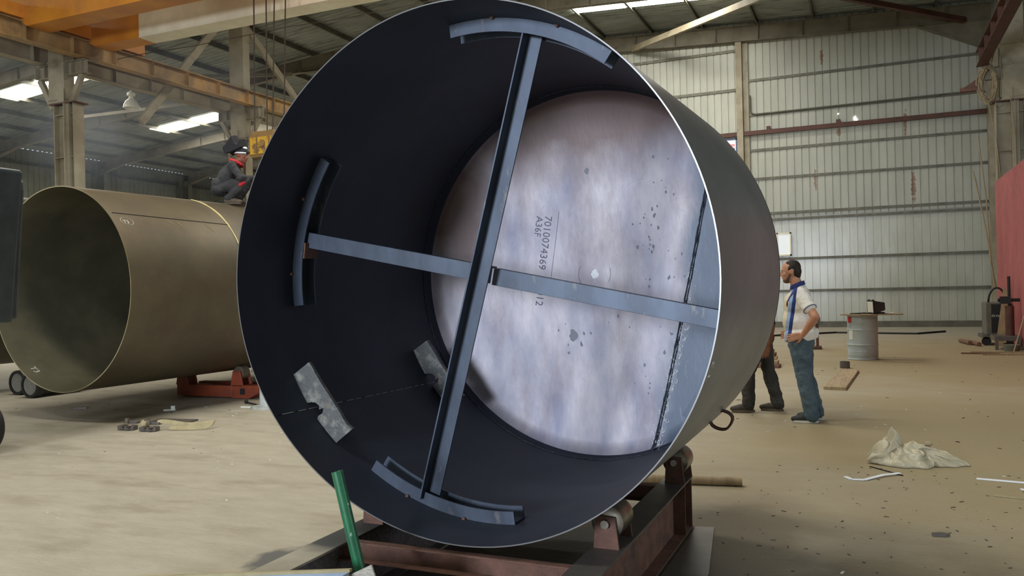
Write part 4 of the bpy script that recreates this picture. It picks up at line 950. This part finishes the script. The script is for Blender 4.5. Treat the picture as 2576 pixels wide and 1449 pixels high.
# countless chips
bm = B()
for i in range(620):
    if i < 330: x, y = random.gauss(.1,1.0), random.uniform(3.9,7.5)
    else: x, y = random.uniform(-12,3), random.uniform(4,20)
    if -2.7 < x < -.9 and y < 5.5: continue
    s = random.uniform(.003,.011) if y < 8 else random.uniform(.006,.02); a = random.uniform(0,PI)
    M = Matrix.Translation((x,y,.001)) @ Matrix.Rotation(a,4,'Z'); L_ = s*random.uniform(1,3.5)
    box(bm, (-L_/2,-s/4,0),(L_/2,s/4,s*.25), M)
tag(obj('floor_chips', bm, 'dark'), 'dark metal chips and shavings scattered over the floor', 'metal chips', kind='stuff')
bm = B()
for i in range(160):
    x, y = random.uniform(-9,3), random.uniform(4,14)
    if -2.7 < x < -.9 and y < 5.5: continue
    s = random.uniform(.004,.014); M = Matrix.Translation((x,y,.001)) @ Matrix.Rotation(random.uniform(0,PI),4,'Z'); box(bm, (-s*1.5,-s/2,0),(s*1.5,s/2,s*.3), M)
tag(obj('pale_crumbs', bm, 'chalk'), 'pale crumbs and paper bits scattered over the floor', 'crumbs', kind='stuff')
# clamps with webbing on the left floor
def clamp(x, y, lab):
    t = thing('beam_clamp', lab, 'clamp', (x,y,0), 'clamps with webbing on the floor')
    bm = B(); bbox_(bm, (x,y,.03), (.22,.09,.05), .15); bbox_(bm, (x+.02,y+.05,.085), (.17,.07,.03), .15); obj('jaw', bm, 'rustdark', t, bevel=.006)
    for dx in (-.02,.07):
        bm = B(); cyl(bm, (x+dx,y-.07,.05),(x+dx,y-.02,.05), .02, 12); obj('bolt', bm, 'roller', t)
    bm = B(); cyl(bm, (x-.01,y,.08),(x-.01,y,.14), .024, 12); obj('screw', bm, 'roller', t)
clamp(-8.13,7.12,'left clamp with crumpled webbing on the floor below the pipe'); clamp(-7.78,7.12,'right clamp with looped webbing on the floor below the pipe')
def web(pts, lab, w_=.05):
    bm = B(); pr = None; vs = []
    for i, p in enumerate(pts):
        p = Vector(p); vs.append((bm.verts.new(p+V3(0,-.02,0)), bm.verts.new(p+V3(0,.02,w_))))
    for (a, b), (c, d_) in zip(vs, vs[1:]): face(bm, (a, c, d_, b))
    o = tag(obj('webbing', bm, 'tan', loc=pts[0], smooth='all'), lab, 'webbing strap'); s = o.modifiers.new('t','SOLIDIFY'); s.thickness = .005; ss = o.modifiers.new('s','SUBSURF'); ss.levels = 1; ss.render_levels = 2
web([(-8.0,7.15,.01),(-7.97,7.2,.09),(-7.93,7.15,.04),(-7.9,7.22,.06),(-7.94,7.26,.01),(-7.86,7.2,.01)], 'crumpled tan webbing lying between the two clamps')
web([(-7.72,7.16,.09),(-7.6,7.26,.07),(-7.45,7.32,.03),(-7.3,7.42,.03),(-7.18,7.5,.05),(-7.13,7.5,.06),(-7.12,7.44,.03),(-7.2,7.38,.005),(-7.4,7.28,.005),(-7.6,7.2,.01)], 'long tan webbing loop trailing right from the right clamp')
for x, y, a, lab in ((-8.9,8.5,.6,'small pale bracket piece on the floor under the pipe'),(-8.0,9.0,.1,'short pale strip on the floor under the pipe'),(-10.4,8.3,.7,'dark sliver on the floor left under the pipe mouth'),(-8.05,7.75,.2,'thin dark sheet scrap behind the clamps')):
    bm = B(); bbox_(bm, (x,y,.012), (.16 if 'sheet' not in lab else .55,.04 if 'sheet' not in lab else .2,.02), a); 
    if 'bracket' in lab: bbox_(bm, (x+.06,y,.04), (.05,.04,.06), a)
    tag(obj('floor_scrap', bm, 'chalk' if 'pale' in lab else 'rustdark', loc=(x,y,0)), lab, 'scrap')
bm = B(); tube(bm, [(-3.5,24.6,.03),(-1,27,.03),(1.2,26.4,.03),(2.0,27.5,.03)], .03, 6); tag(obj('long_rod', bm, 'dark', loc=(-1,26,0)), 'long dark rods lying at the foot of the gable wall', 'rod')
# ------------------------------------------------------------------ people
def icap(bm, p0, p1, r0, r1, n=5, squash=None):
    """tapered limb as overlapping spheres and a cone (fused by the remesh)"""
    p0 = Vector(p0); p1 = Vector(p1)
    for p, r in ((p0, r0), (p1, r1)): bmesh.ops.create_icosphere(bm, subdivisions=2, radius=r, matrix=Matrix.Translation(p))
    d = (p1-p0)
    if d.length > 1e-4: tube(bm, [p0, p0.lerp(p1,.5), p1], [r0, (r0+r1)/2, r1], 14)
def ell(bm, c, r, rot=None):
    M = Matrix.Translation(Vector(c))
    if rot is not None: M = M @ rot
    bmesh.ops.create_icosphere(bm, subdivisions=3, radius=1, matrix=M @ Matrix.Diagonal((r[0],r[1],r[2],1)))
def fuse(name, bm, m_, parent, vox=.01, sm=6, fac=.5):
    o = obj(name, bm, m_, parent)
    r = o.modifiers.new('r', 'REMESH'); r.mode = 'VOXEL'; r.voxel_size = vox; r.use_smooth_shade = True
    s = o.modifiers.new('s', 'SMOOTH'); s.factor = fac; s.iterations = sm
    if m_ in ('polo','denim','overall','greytr','blackcloth','redcloth') and name != 'cap':
        for sc_, st in ((.11,.034),(.045,.012)):
            t = bpy.data.textures.new('folds', 'CLOUDS'); t.noise_scale = sc_; t.noise_depth = 2
            d = o.modifiers.new('folds', 'DISPLACE'); d.texture = t; d.strength = st*(.6 if m_ == 'polo' else 1); d.mid_level = .5; d.texture_coords = 'LOCAL'
    return o
class Fig:
    """figure frame: f forward, l left, z up, from a base point"""
    def __init__(s, base, heading):
        s.b = Vector(base); s.f = Vector((math.cos(heading), math.sin(heading), 0)); s.l = Vector((-s.f.y, s.f.x, 0))
    def __call__(s, f, l, z): return s.b + s.f*f + s.l*l + Vector((0,0,z))
    def rot(s, pitch=0, yaw=0, roll=0):
        M = Matrix.Identity(4)
        for i in range(3): M[i][0] = s.f[i]; M[i][1] = s.l[i]; M[i][2] = (0,0,1)[i]
        return M @ Matrix.Rotation(yaw,4,'Z') @ Matrix.Rotation(pitch,4,'Y') @ Matrix.Rotation(roll,4,'X')
def head_parts(bm, c, R, k=1.0):
    """skull, jaw, nose, lips, ears; R = head rotation (x forward, y left, z up)"""
    P = lambda x, y, z: Vector(c) + (R.to_3x3() @ Vector((x,y,z)))*k
    ell(bm, P(-.008,0,.025), (.098*k,.077*k,.102*k), R); ell(bm, P(.022,0,-.04), (.072*k,.06*k,.075*k), R); ell(bm, P(.055,0,-.088), (.03*k,.032*k,.024*k), R)
    ell(bm, P(.082,0,.026), (.016*k,.05*k,.014*k), R)
    icap(bm, P(.088,0,.016), P(.108,0,-.022), .009*k, .0135*k); ell(bm, P(.098,.011,-.026), (.01*k,.008*k,.008*k), R); ell(bm, P(.098,-.011,-.026), (.01*k,.008*k,.008*k), R)
    ell(bm, P(.087,0,-.05), (.011*k,.024*k,.006*k), R); ell(bm, P(.085,0,-.06), (.011*k,.021*k,.007*k), R)
    for s in (-1,1):
        ell(bm, P(.052,s*.045,-.02), (.03*k,.018*k,.022*k), R); ell(bm, P(-.012,s*.078,-.004), (.018*k,.009*k,.03*k), R @ Matrix.Rotation(.15,4,'Y'))
    return P
def eyes(parent, P, R, k=1.0):
    for s in (-1,1):
        bm = B(); ell(bm, P(.075,s*.03,.006), (.012*k,.013*k,.009*k), R); e = obj('eye', bm, 'sole', parent, smooth='all')
        bm = B(); ell(bm, P(.084,s*.031,.006), (.005*k,.006*k,.006*k), R); obj('iris', bm, 'hair', e, smooth='all')
        bm = B(); tube(bm, [P(.085,s*.012,.024),P(.088,s*.03,.03),P(.075,s*.048,.024)], [.003*k,.0045*k,.002*k], 6); obj('eyebrow', bm, 'hair', parent, smooth='all')
def hand(bm, w_, d, n_, th, k=1.0, curl=.3):
    """wrist w_, direction d to fingertips, n_ = back-of-hand normal, th = side of the thumb"""
    w_ = Vector(w_); d = Vector(d).normalized(); n_ = Vector(n_); n_ = (n_-d*n_.dot(d)).normalized(); s = Vector(th); s = (s-d*s.dot(d)-n_*s.dot(n_)).normalized()
    for q in (-.026,-.009,.009,.026):
        icap(bm, w_+s*q*.6+d*.01, w_+d*.085*k+s*q*1.15, .017*k, .0125*k)
    for q, L_, r in ((.029,.088,.0086),(.0098,.097,.0088),(-.0098,.09,.0084),(-.029,.07,.0076)):
        a = w_+d*.09*k+s*q*1.15; dd = (d+s*q*2.4-n_*curl*.5).normalized(); b = a+dd*L_*.45*k; dd2 = (dd-n_*curl).normalized(); c = b+dd2*L_*.32*k; dd3 = (dd2-n_*curl).normalized(); e = c+dd3*L_*.25*k
        icap(bm, a, b, r*1.05*k, r*k); icap(bm, b, c, r*k, r*.92*k); icap(bm, c, e, r*.92*k, r*.78*k)
    a = w_+d*.025*k+s*.026; b = a+(s*.8+d*.65-n_*.15).normalized()*.042*k; c = b+(s*.35+d*.9-n_*.25).normalized()*.032*k
    icap(bm, w_+s*.012+d*.012, a, .018*k, .016*k); icap(bm, a, b, .0145*k, .0115*k); icap(bm, b, c, .0115*k, .0095*k)
def shoe(parent, ankle, toe_dir, m_, sole_m, L_=.285, lift=0, nm='shoe'):
    a = Vector(ankle); a.z = max(a.z, 0)+.0; d = Vector(toe_dir); zt = d.z; s = Vector((-d.y, d.x, 0)).normalized(); d = d.normalized(); up = s.cross(d); 
    if up.z < 0: up = -up
    q = a - up*.042
    bm = B(); heel = q-d*.065
    icap(bm, a+up*.02, q+up*.02, .046, .048); icap(bm, q-d*.03, q+d*.10, .042, .042); icap(bm, q+d*.10-up*.006, q+d*.165-up*.012, .043, .034)
    bmesh.ops.create_icosphere(bm, subdivisions=2, radius=.03, matrix=Matrix.Translation(q+d*.185-up*.014))
    sh = fuse(nm, bm, m_, parent, .008, 4)
    bm = B(); pl = []
    for k in range(24):
        t_ = 2*PI*k/24; x = .057+math.cos(t_)*.138; w_ = .044+.008*math.cos(t_); pl.append((x, math.sin(t_)*w_*(1 if math.cos(t_) > -.8 else .85)))
    prism(bm, pl, axes(q-up*.056, d, up.cross(d), up), .028); obj('sole', bm, sole_m, sh, bevel=.004)
    bm = B()
    for k in range(4):
        c = q+d*(.035+.024*k)+up*(.046-.009*k); tube(bm, [c-s*.03, c+up*.006, c+s*.03], .0035, 6)
    obj('lace', bm, 'sole' if sole_m == 'sole' and m_ != 'shoe' else 'dark', sh)
    return sh

# --- man standing, seen from his left side, hand on hip
F1 = Fig((-.74, 9.80, 0), PI)      # faces -x, his left towards the camera
man = thing('person', 'man in white polo shirt with blue stripe and jeans, hand on hip', 'person', (-.74, 9.80, 0))
R1 = F1.rot(pitch=.10)
bm = B(); hc = F1(.088, 0, 1.685)
P = head_parts(bm, hc, R1, 1.06)
icap(bm, F1(.0,0,1.44), F1(.045,0,1.60), .068, .062)
# arms: left = near the camera
SHL, EL, WL = F1(-.02,.20,1.44), F1(-.185,.36,1.185), F1(-.045,.235,.985)
SHR, ER, WR = F1(-.02,-.20,1.44), F1(-.10,-.32,1.17), F1(.06,-.23,.99)
for a, b, c in ((SHL,EL,WL),(SHR,ER,WR)):
    icap(bm, a, b, .052, .047); icap(bm, b, b.lerp(c,.35), .046, .047); icap(bm, b.lerp(c,.35), c, .047, .029)
hand(bm, WL, (F1.f*1.0 - Vector((0,0,.25))), F1.l, -Vector((0,0,1))*.8+F1.f*.0, 1.05, .28)
hand(bm, WR, (F1.f*1.0 - Vector((0,0,.2))), -F1.l, -Vector((0,0,1)), 1.05, .28)
# trunk and legs of the body itself
ell(bm, F1(0,0,1.22), (.11,.15,.28), F1.rot()); ell(bm, F1(0,0,.95), (.11,.14,.13), F1.rot())
HL, KL, AL = F1(0,.095,.90), F1(-.045,.11,.49), F1(-.11,.125,.10)
HR_, KR, AR = F1(0,-.095,.90), F1(-.04,-.10,.49), F1(-.15,-.10,.10)
for a, b, c in ((HL,KL,AL),(HR_,KR,AR)): icap(bm, a, b, .085, .056); icap(bm, b, c, .054, .04)
body = fuse('body', bm, 'skin', man, .0065, 5)
eyes(man, P, R1, 1.06)
bm = B()
ell(bm, P(-.03,0,.045), (.088,.082,.085), R1); ell(bm, P(-.055,0,.0), (.062,.079,.075), R1); ell(bm, P(-.015,0,.075), (.08,.072,.055), R1); ell(bm, P(-.062,0,-.045), (.042,.058,.045), R1)
for s in (-1,1): ell(bm, P(-.0,s*.07,.03), (.022,.014,.03), R1)
fuse('hair', bm, 'hair', man, .008, 3)
bm = B(); ell(bm, P(.045,0,-.088), (.047,.052,.034), R1); 
for s in (-1,1): icap(bm, P(.0,s*.066,-.02), P(.03,s*.055,-.07), .012, .022)
ell(bm, P(.094,0,-.042), (.009,.026,.005), R1)
fuse('beard', bm, 'beard', man, .006, 3)
# polo shirt
bm = B()
ell(bm, F1(.012,0,1.31), (.155,.20,.18), F1.rot()); ell(bm, F1(.015,0,1.12), (.172,.195,.22), F1.rot()); ell(bm, F1(-.01,0,.99), (.178,.195,.10), F1.rot())
ell(bm, F1(-.02,0,1.42), (.10,.20,.075), F1.rot()); icap(bm, F1(-.005,0,1.44), F1(.02,0,1.51), .10, .078)
for a, b in ((SHL,EL),(SHR,ER)):
    e = a.lerp(b,.62); icap(bm, a, e, .078, .072)
for k in range(64):      # loose hem
    t_ = 2*PI*k/64; c = F1(-.01+.165*math.cos(t_), .182*math.sin(t_), .925-.008*math.cos(t_*3)-.015*math.cos(t_)); icap(bm, c, c+Vector((0,0,.08)), .016, .022)
shirt = fuse('polo_shirt', bm, 'polo', man, .009, 5)
bm = B()
for sg, (a, b) in ((1,(SHL,EL)),(-1,(SHR,ER))):
    e = a.lerp(b,.665); d = (b-a).normalized(); x = d.cross(Vector((0,0,1))).normalized(); y = d.cross(x)
    bm = B()
    tube(bm, [e+(x*math.cos(q)+y*math.sin(q))*.0735 for q in [2*PI*j/24 for j in range(24)]], .004, 6, closed=True)
    obj('sleeve_trim', bm, 'navy', shirt, smooth='all')
bm = B()
for k in range(43):
    t_ = PI*.14+ (2*PI-.28*PI)*k/42; rr = .077; c = F1(.02+rr*math.cos(t_)*1.0, rr*math.sin(t_)*1.0, 1.515-.028*math.cos(t_))
    icap(bm, c, c+Vector((0,0,.034))-(c-F1(.02,0,c.z-F1.b.z))*.10, .010, .009)
fuse('collar', bm, 'navy', shirt, .006, 3)
bm = B()       # navy yoke piece from collar to chest on his left
yp = [(.04,.085,1.525),(.075,.115,1.47),(.105,.128,1.41),(.118,.134,1.36)]
vs = [(bm.verts.new(F1(f-.012,l+.028,z)), bm.verts.new(F1(f+.016,l+.022,z))) for f, l, z in yp]
for (a, b), (c, d_) in zip(vs, vs[1:]): face(bm, (a, b, d_, c))
o = obj('yoke_stripe', bm, 'navy', shirt, smooth='all'); sw = o.modifiers.new('w','SHRINKWRAP'); sw.target = shirt; sw.offset = .004; sw.wrap_mode = 'OUTSIDE_SURFACE'
bm = B()
for r in (.022,.012): tube(bm, [F1(.118+r*math.cos(q)*.7, .140, 1.325+r*1.2*math.sin(q)) for q in [2*PI*j/14 for j in range(14)]], .0035, 5, closed=True)
icap(bm, F1(.118,.14,1.35), F1(.118,.14,1.362), .006, .005)
o = obj('chest_crest', bm, 'blackcloth', shirt, smooth='all'); sw = o.modifiers.new('w','SHRINKWRAP'); sw.target = shirt; sw.offset = .003; sw.wrap_mode = 'OUTSIDE_SURFACE'
# jeans
bm = B()
ell(bm, F1(-.01,0,.90), (.142,.172,.115), F1.rot())
for (a, b, c) in ((HL,KL,AL),(HR_,KR,AR)):
    icap(bm, a+Vector((0,0,-.02)), b, .128, .092); icap(bm, b, c+Vector((0,0,.0)), .092, .08); icap(bm, c, c+Vector((0,0,-.02))+F1.f*.01, .08, .078)
fuse('jeans', bm, 'denim', man, .009, 4)
bm = B(); tube(bm, [F1(-.01+.138*math.cos(q), .172*math.sin(q), .965) for q in [2*PI*j/28 for j in range(28)]], .012, 6, closed=True); obj('belt', bm, 'dark', man)
shoe(man, F1(-.10,.125,.10), F1.f+F1.l*.12, 'shoe', 'sole'); shoe(man, F1(-.14,-.10,.10), F1.f-F1.l*.15, 'shoe', 'sole')

# --- man half hidden behind the shell, striding
F2 = Fig((-1.22, 10.38, 0), PI)
m2 = thing('person', 'man in dark grey trousers and scuffed brown shoes, mostly hidden behind the drum shell', 'person', (-1.22, 10.38, 0))
R2 = F2.rot(pitch=.1)
bm = B(); P = head_parts(bm, F2(.10,0,1.65), R2, 1.03)
icap(bm, F2(.02,0,1.42), F2(.06,0,1.57), .062, .058)
H2L, K2L, A2L = F2(.0,.09,.90), F2(.16,.10,.50), F2(.17,.11,.115)
H2R, K2R, A2R = F2(-.0,-.09,.90), F2(-.05,-.09,.49), F2(-.15,-.10,.10)
S2L, E2L, W2L = F2(-.03,.20,1.38), F2(-.135,.25,1.08), F2(-.10,.24,.84)
S2R, E2R, W2R = F2(.02,-.20,1.38), F2(.05,-.26,1.08), F2(.22,-.22,.95)
for a, b, c in ((S2L,E2L,W2L),(S2R,E2R,W2R)): icap(bm, a, b, .052, .046); icap(bm, b, b.lerp(c,.35), .046, .045); icap(bm, b.lerp(c,.35), c, .045, .03)
hand(bm, W2L, -Vector((0,0,1))+F2.f*.35, F2.l, F2.f, 1.08, .35); hand(bm, W2R, F2.f-Vector((0,0,.5)), -F2.l, Vector((0,0,1)), 1.05, .3)
ell(bm, F2(0,0,1.2), (.10,.15,.27), F2.rot()); ell(bm, F2(0,0,.93), (.11,.14,.12), F2.rot())
for a, b, c in ((H2L,K2L,A2L),(H2R,K2R,A2R)): icap(bm, a, b, .082, .054); icap(bm, b, c, .052, .04)
fuse('body', bm, 'skind', m2, .007, 5); eyes(m2, P, R2, 1.03)
bm = B(); ell(bm, P(-.03,0,.045), (.086,.082,.084), R2); ell(bm, P(-.055,0,.0), (.06,.078,.072), R2); fuse('hair', bm, 'hair', m2, .008, 3)
bm = B(); ell(bm, F2(0,0,1.28), (.125,.185,.17), F2.rot()); ell(bm, F2(.01,0,1.06), (.125,.17,.18), F2.rot()); ell(bm, F2(0,0,1.38), (.10,.19,.07), F2.rot()); icap(bm, F2(0,0,1.4), F2(.03,0,1.47), .09, .07)
for a, b in ((S2L,E2L),(S2R,E2R)): icap(bm, a, a.lerp(b,.96), .068, .056)
fuse('shirt', bm, 'blackcloth', m2, .009, 4)
bm = B(); ell(bm, F2(0,0,.90), (.135,.165,.11), F2.rot())
for a, b, c in ((H2L,K2L,A2L),(H2R,K2R,A2R)): icap(bm, a, b, .104, .08); icap(bm, b, c, .08, .076); icap(bm, c, c-Vector((0,0,.02)), .076, .074)
fuse('trousers', bm, 'greytr', m2, .009, 4)
shoe(m2, F2(.175,.11,.105), F2.f+F2.l*.1+Vector((0,0,-.02)), 'leather', 'boot'); shoe(m2, F2(-.14,-.10,.10), F2.f-F2.l*.08, 'leather', 'boot')

# --- worker crouching on the pipe
F3 = Fig((-9.08, 10.05, 2.978), math.radians(35))
m3 = thing('person', 'worker in grey overalls with raised welding mask, crouching on top of the brown pipe', 'person', (-9.08, 10.05, 2.965))
R3 = F3.rot(pitch=.15, yaw=-.45)
bm = B(); P = head_parts(bm, F3(.13,0,.78), R3, 1.0)
icap(bm, F3(.02,0,.60), F3(.10,0,.72), .06, .056)
ell(bm, F3(-.08,0,.46), (.08,.125,.19), F3.rot(pitch=.55)); ell(bm, F3(-.19,0,.29), (.08,.11,.08), F3.rot())
legs = []
for s in (-1, 1):
    H_, K_, A_ = F3(-.18,s*.09,.26), F3(.20,s*.16,.37), F3(-.02+.05*s,s*.12,.10); legs.append((H_,K_,A_))
    icap(bm, H_, K_, .08, .055); icap(bm, K_, A_, .053, .04)
arms = []
for s in (-1, 1):
    a, b, c = F3(.0,s*.19,.60), F3(.13,s*.24,.40), F3(.33,s*.08,.42); arms.append((a,b,c)); icap(bm, a, b, .05, .044); icap(bm, b, c, .044, .03)
    hand(bm, c, F3.f*.8+F3.l*(-s)*.6-Vector((0,0,.2)), Vector((0,0,1)), F3.l*(-s), 1.0, .4)
fuse('body', bm, 'skind', m3, .007, 4); eyes(m3, P, R3, 1.0)
bm = B(); ell(bm, F3(-.10,0,.46), (.125,.175,.25), F3.rot(pitch=.6)); ell(bm, F3(-.01,0,.58), (.11,.19,.085), F3.rot(pitch=.4)); ell(bm, F3(-.21,0,.32), (.125,.165,.12), F3.rot())
for a, b, c in arms: icap(bm, a, b, .066, .054); icap(bm, b, b.lerp(c,.85), .054, .042)
fuse('jacket', bm, 'overall', m3, .01, 4)
bm = B(); ell(bm, F3(-.22,0,.24), (.135,.17,.105), F3.rot())
for H_, K_, A_ in legs: icap(bm, H_, K_, .092, .07); icap(bm, K_, A_, .068, .06)
fuse('trousers', bm, 'overall', m3, .01, 4)
bm = B(); icap(bm, legs[0][1]+F3.l*(-.045)+Vector((0,0,-.07))-F3.f*.08, legs[0][1]+F3.l*(-.05)+Vector((0,0,-.04))-F3.f*.02, .034, .026); fuse('knee_patch', bm, 'redcloth', m3, .008, 2)
bm = B()
for k in range(16):
    q = 2*PI*k/16; c = F3(.05+.085*math.cos(q), .10*math.sin(q), .665-.04*math.cos(q)); icap(bm, c, F3(.05+.085*math.cos(q+.4), .10*math.sin(q+.4), .665-.04*math.cos(q+.4)), .026, .03)
fuse('red_hood', bm, 'redcloth', m3, .009, 3)
bm = B(); ell(bm, P(-.012,0,.06), (.108,.09,.08), R3); icap(bm, P(.05,0,.065), P(.115,0,.055), .05, .02); fuse('cap', bm, 'blackcloth', m3, .008, 3)
bm = B(); ell(bm, P(.03,0,.115), (.045,.05,.03), R3); tube(bm, [P(-.1,-.05,.02),P(-.04,-.09,.03),P(.04,-.088,.035),P(.1,-.05,.04)], .012, 8); obj('white_headband', bm, 'spat', m3, smooth='all')
# raised mask: folded dark shield standing behind the cap
bm = B(); Q = lambda x, y, z: P(x, y, z)
pf = [(-.22,0,.0),(-.27,0,.09),(-.21,0,.17),(-.14,0,.29),(-.07,0,.18),(-.02,0,.16),(.015,0,.25),(.05,0,.13),(.0,0,.10),(-.1,0,.05)]
a = [bm.verts.new(Q(x-.02,-.115,z-.01)) for x, _, z in pf]; b = [bm.verts.new(Q(x,0-.0,z+.02)) for x, _, z in pf]; c = [bm.verts.new(Q(x-.02,.115,z-.01)) for x, _, z in pf]; n_ = len(pf)
for A_, B_ in ((a,b),(b,c)):
    for i in range(n_): face(bm, (A_[i],A_[(i+1)%n_],B_[(i+1)%n_],B_[i]))
face(bm, a[::-1]); face(bm, c); obj('welding_mask', bm, 'blackcloth', m3, bevel=.006)
for s, (H_, K_, A_) in zip((-1,1), legs): shoe(m3, A_, F3.f+F3.l*s*.1, 'boot', 'boot', nm='boot')

# ------------------------------------------------------------------ thin welding smoke under the side-bay roof
def smoke(loc, sz, dens, lab):
    M = bpy.data.materials.new('welding_smoke'); M.use_nodes = True; N = M.node_tree.nodes; L = M.node_tree.links; N.remove(N['Principled BSDF'])
    v = N.new('ShaderNodeVolumeScatter'); v.inputs['Color'].default_value = (.72,.84,1,1); v.inputs['Anisotropy'].default_value = .2
    tc = N.new('ShaderNodeTexCoord'); n = N.new('ShaderNodeTexNoise'); n.inputs['Scale'].default_value = .45; n.inputs['Detail'].default_value = 2; L.new(tc.outputs['Object'], n.inputs['Vector'])
    a = N.new('ShaderNodeMapRange'); a.inputs[1].default_value = .42; a.inputs[2].default_value = .68; a.inputs[4].default_value = dens; L.new(n.outputs['Fac'], a.inputs[0])
    g = N.new('ShaderNodeVectorMath'); g.operation = 'DIVIDE'; L.new(tc.outputs['Object'], g.inputs[0]); g.inputs[1].default_value = sz
    l = N.new('ShaderNodeVectorMath'); l.operation = 'LENGTH'; L.new(g.outputs[0], l.inputs[0])
    f = N.new('ShaderNodeMapRange'); f.inputs[1].default_value = 1; f.inputs[2].default_value = .3; L.new(l.outputs['Value'], f.inputs[0])
    m_ = N.new('ShaderNodeMath'); m_.operation = 'MULTIPLY'; L.new(a.outputs[0], m_.inputs[0]); L.new(f.outputs[0], m_.inputs[1]); L.new(m_.outputs[0], v.inputs['Density'])
    L.new(v.outputs[0], N['Material Output'].inputs['Volume'])
    bm = B(); ell(bm, loc, sz); o = obj('welding_smoke', bm, M, loc=loc); tag(o, lab, 'smoke', kind='stuff')
smoke((-18.5, 16.0, 6.6), (5.5, 7.0, 2.4), .16, 'thin bluish welding smoke drifting under the side-bay roof around the lamp')
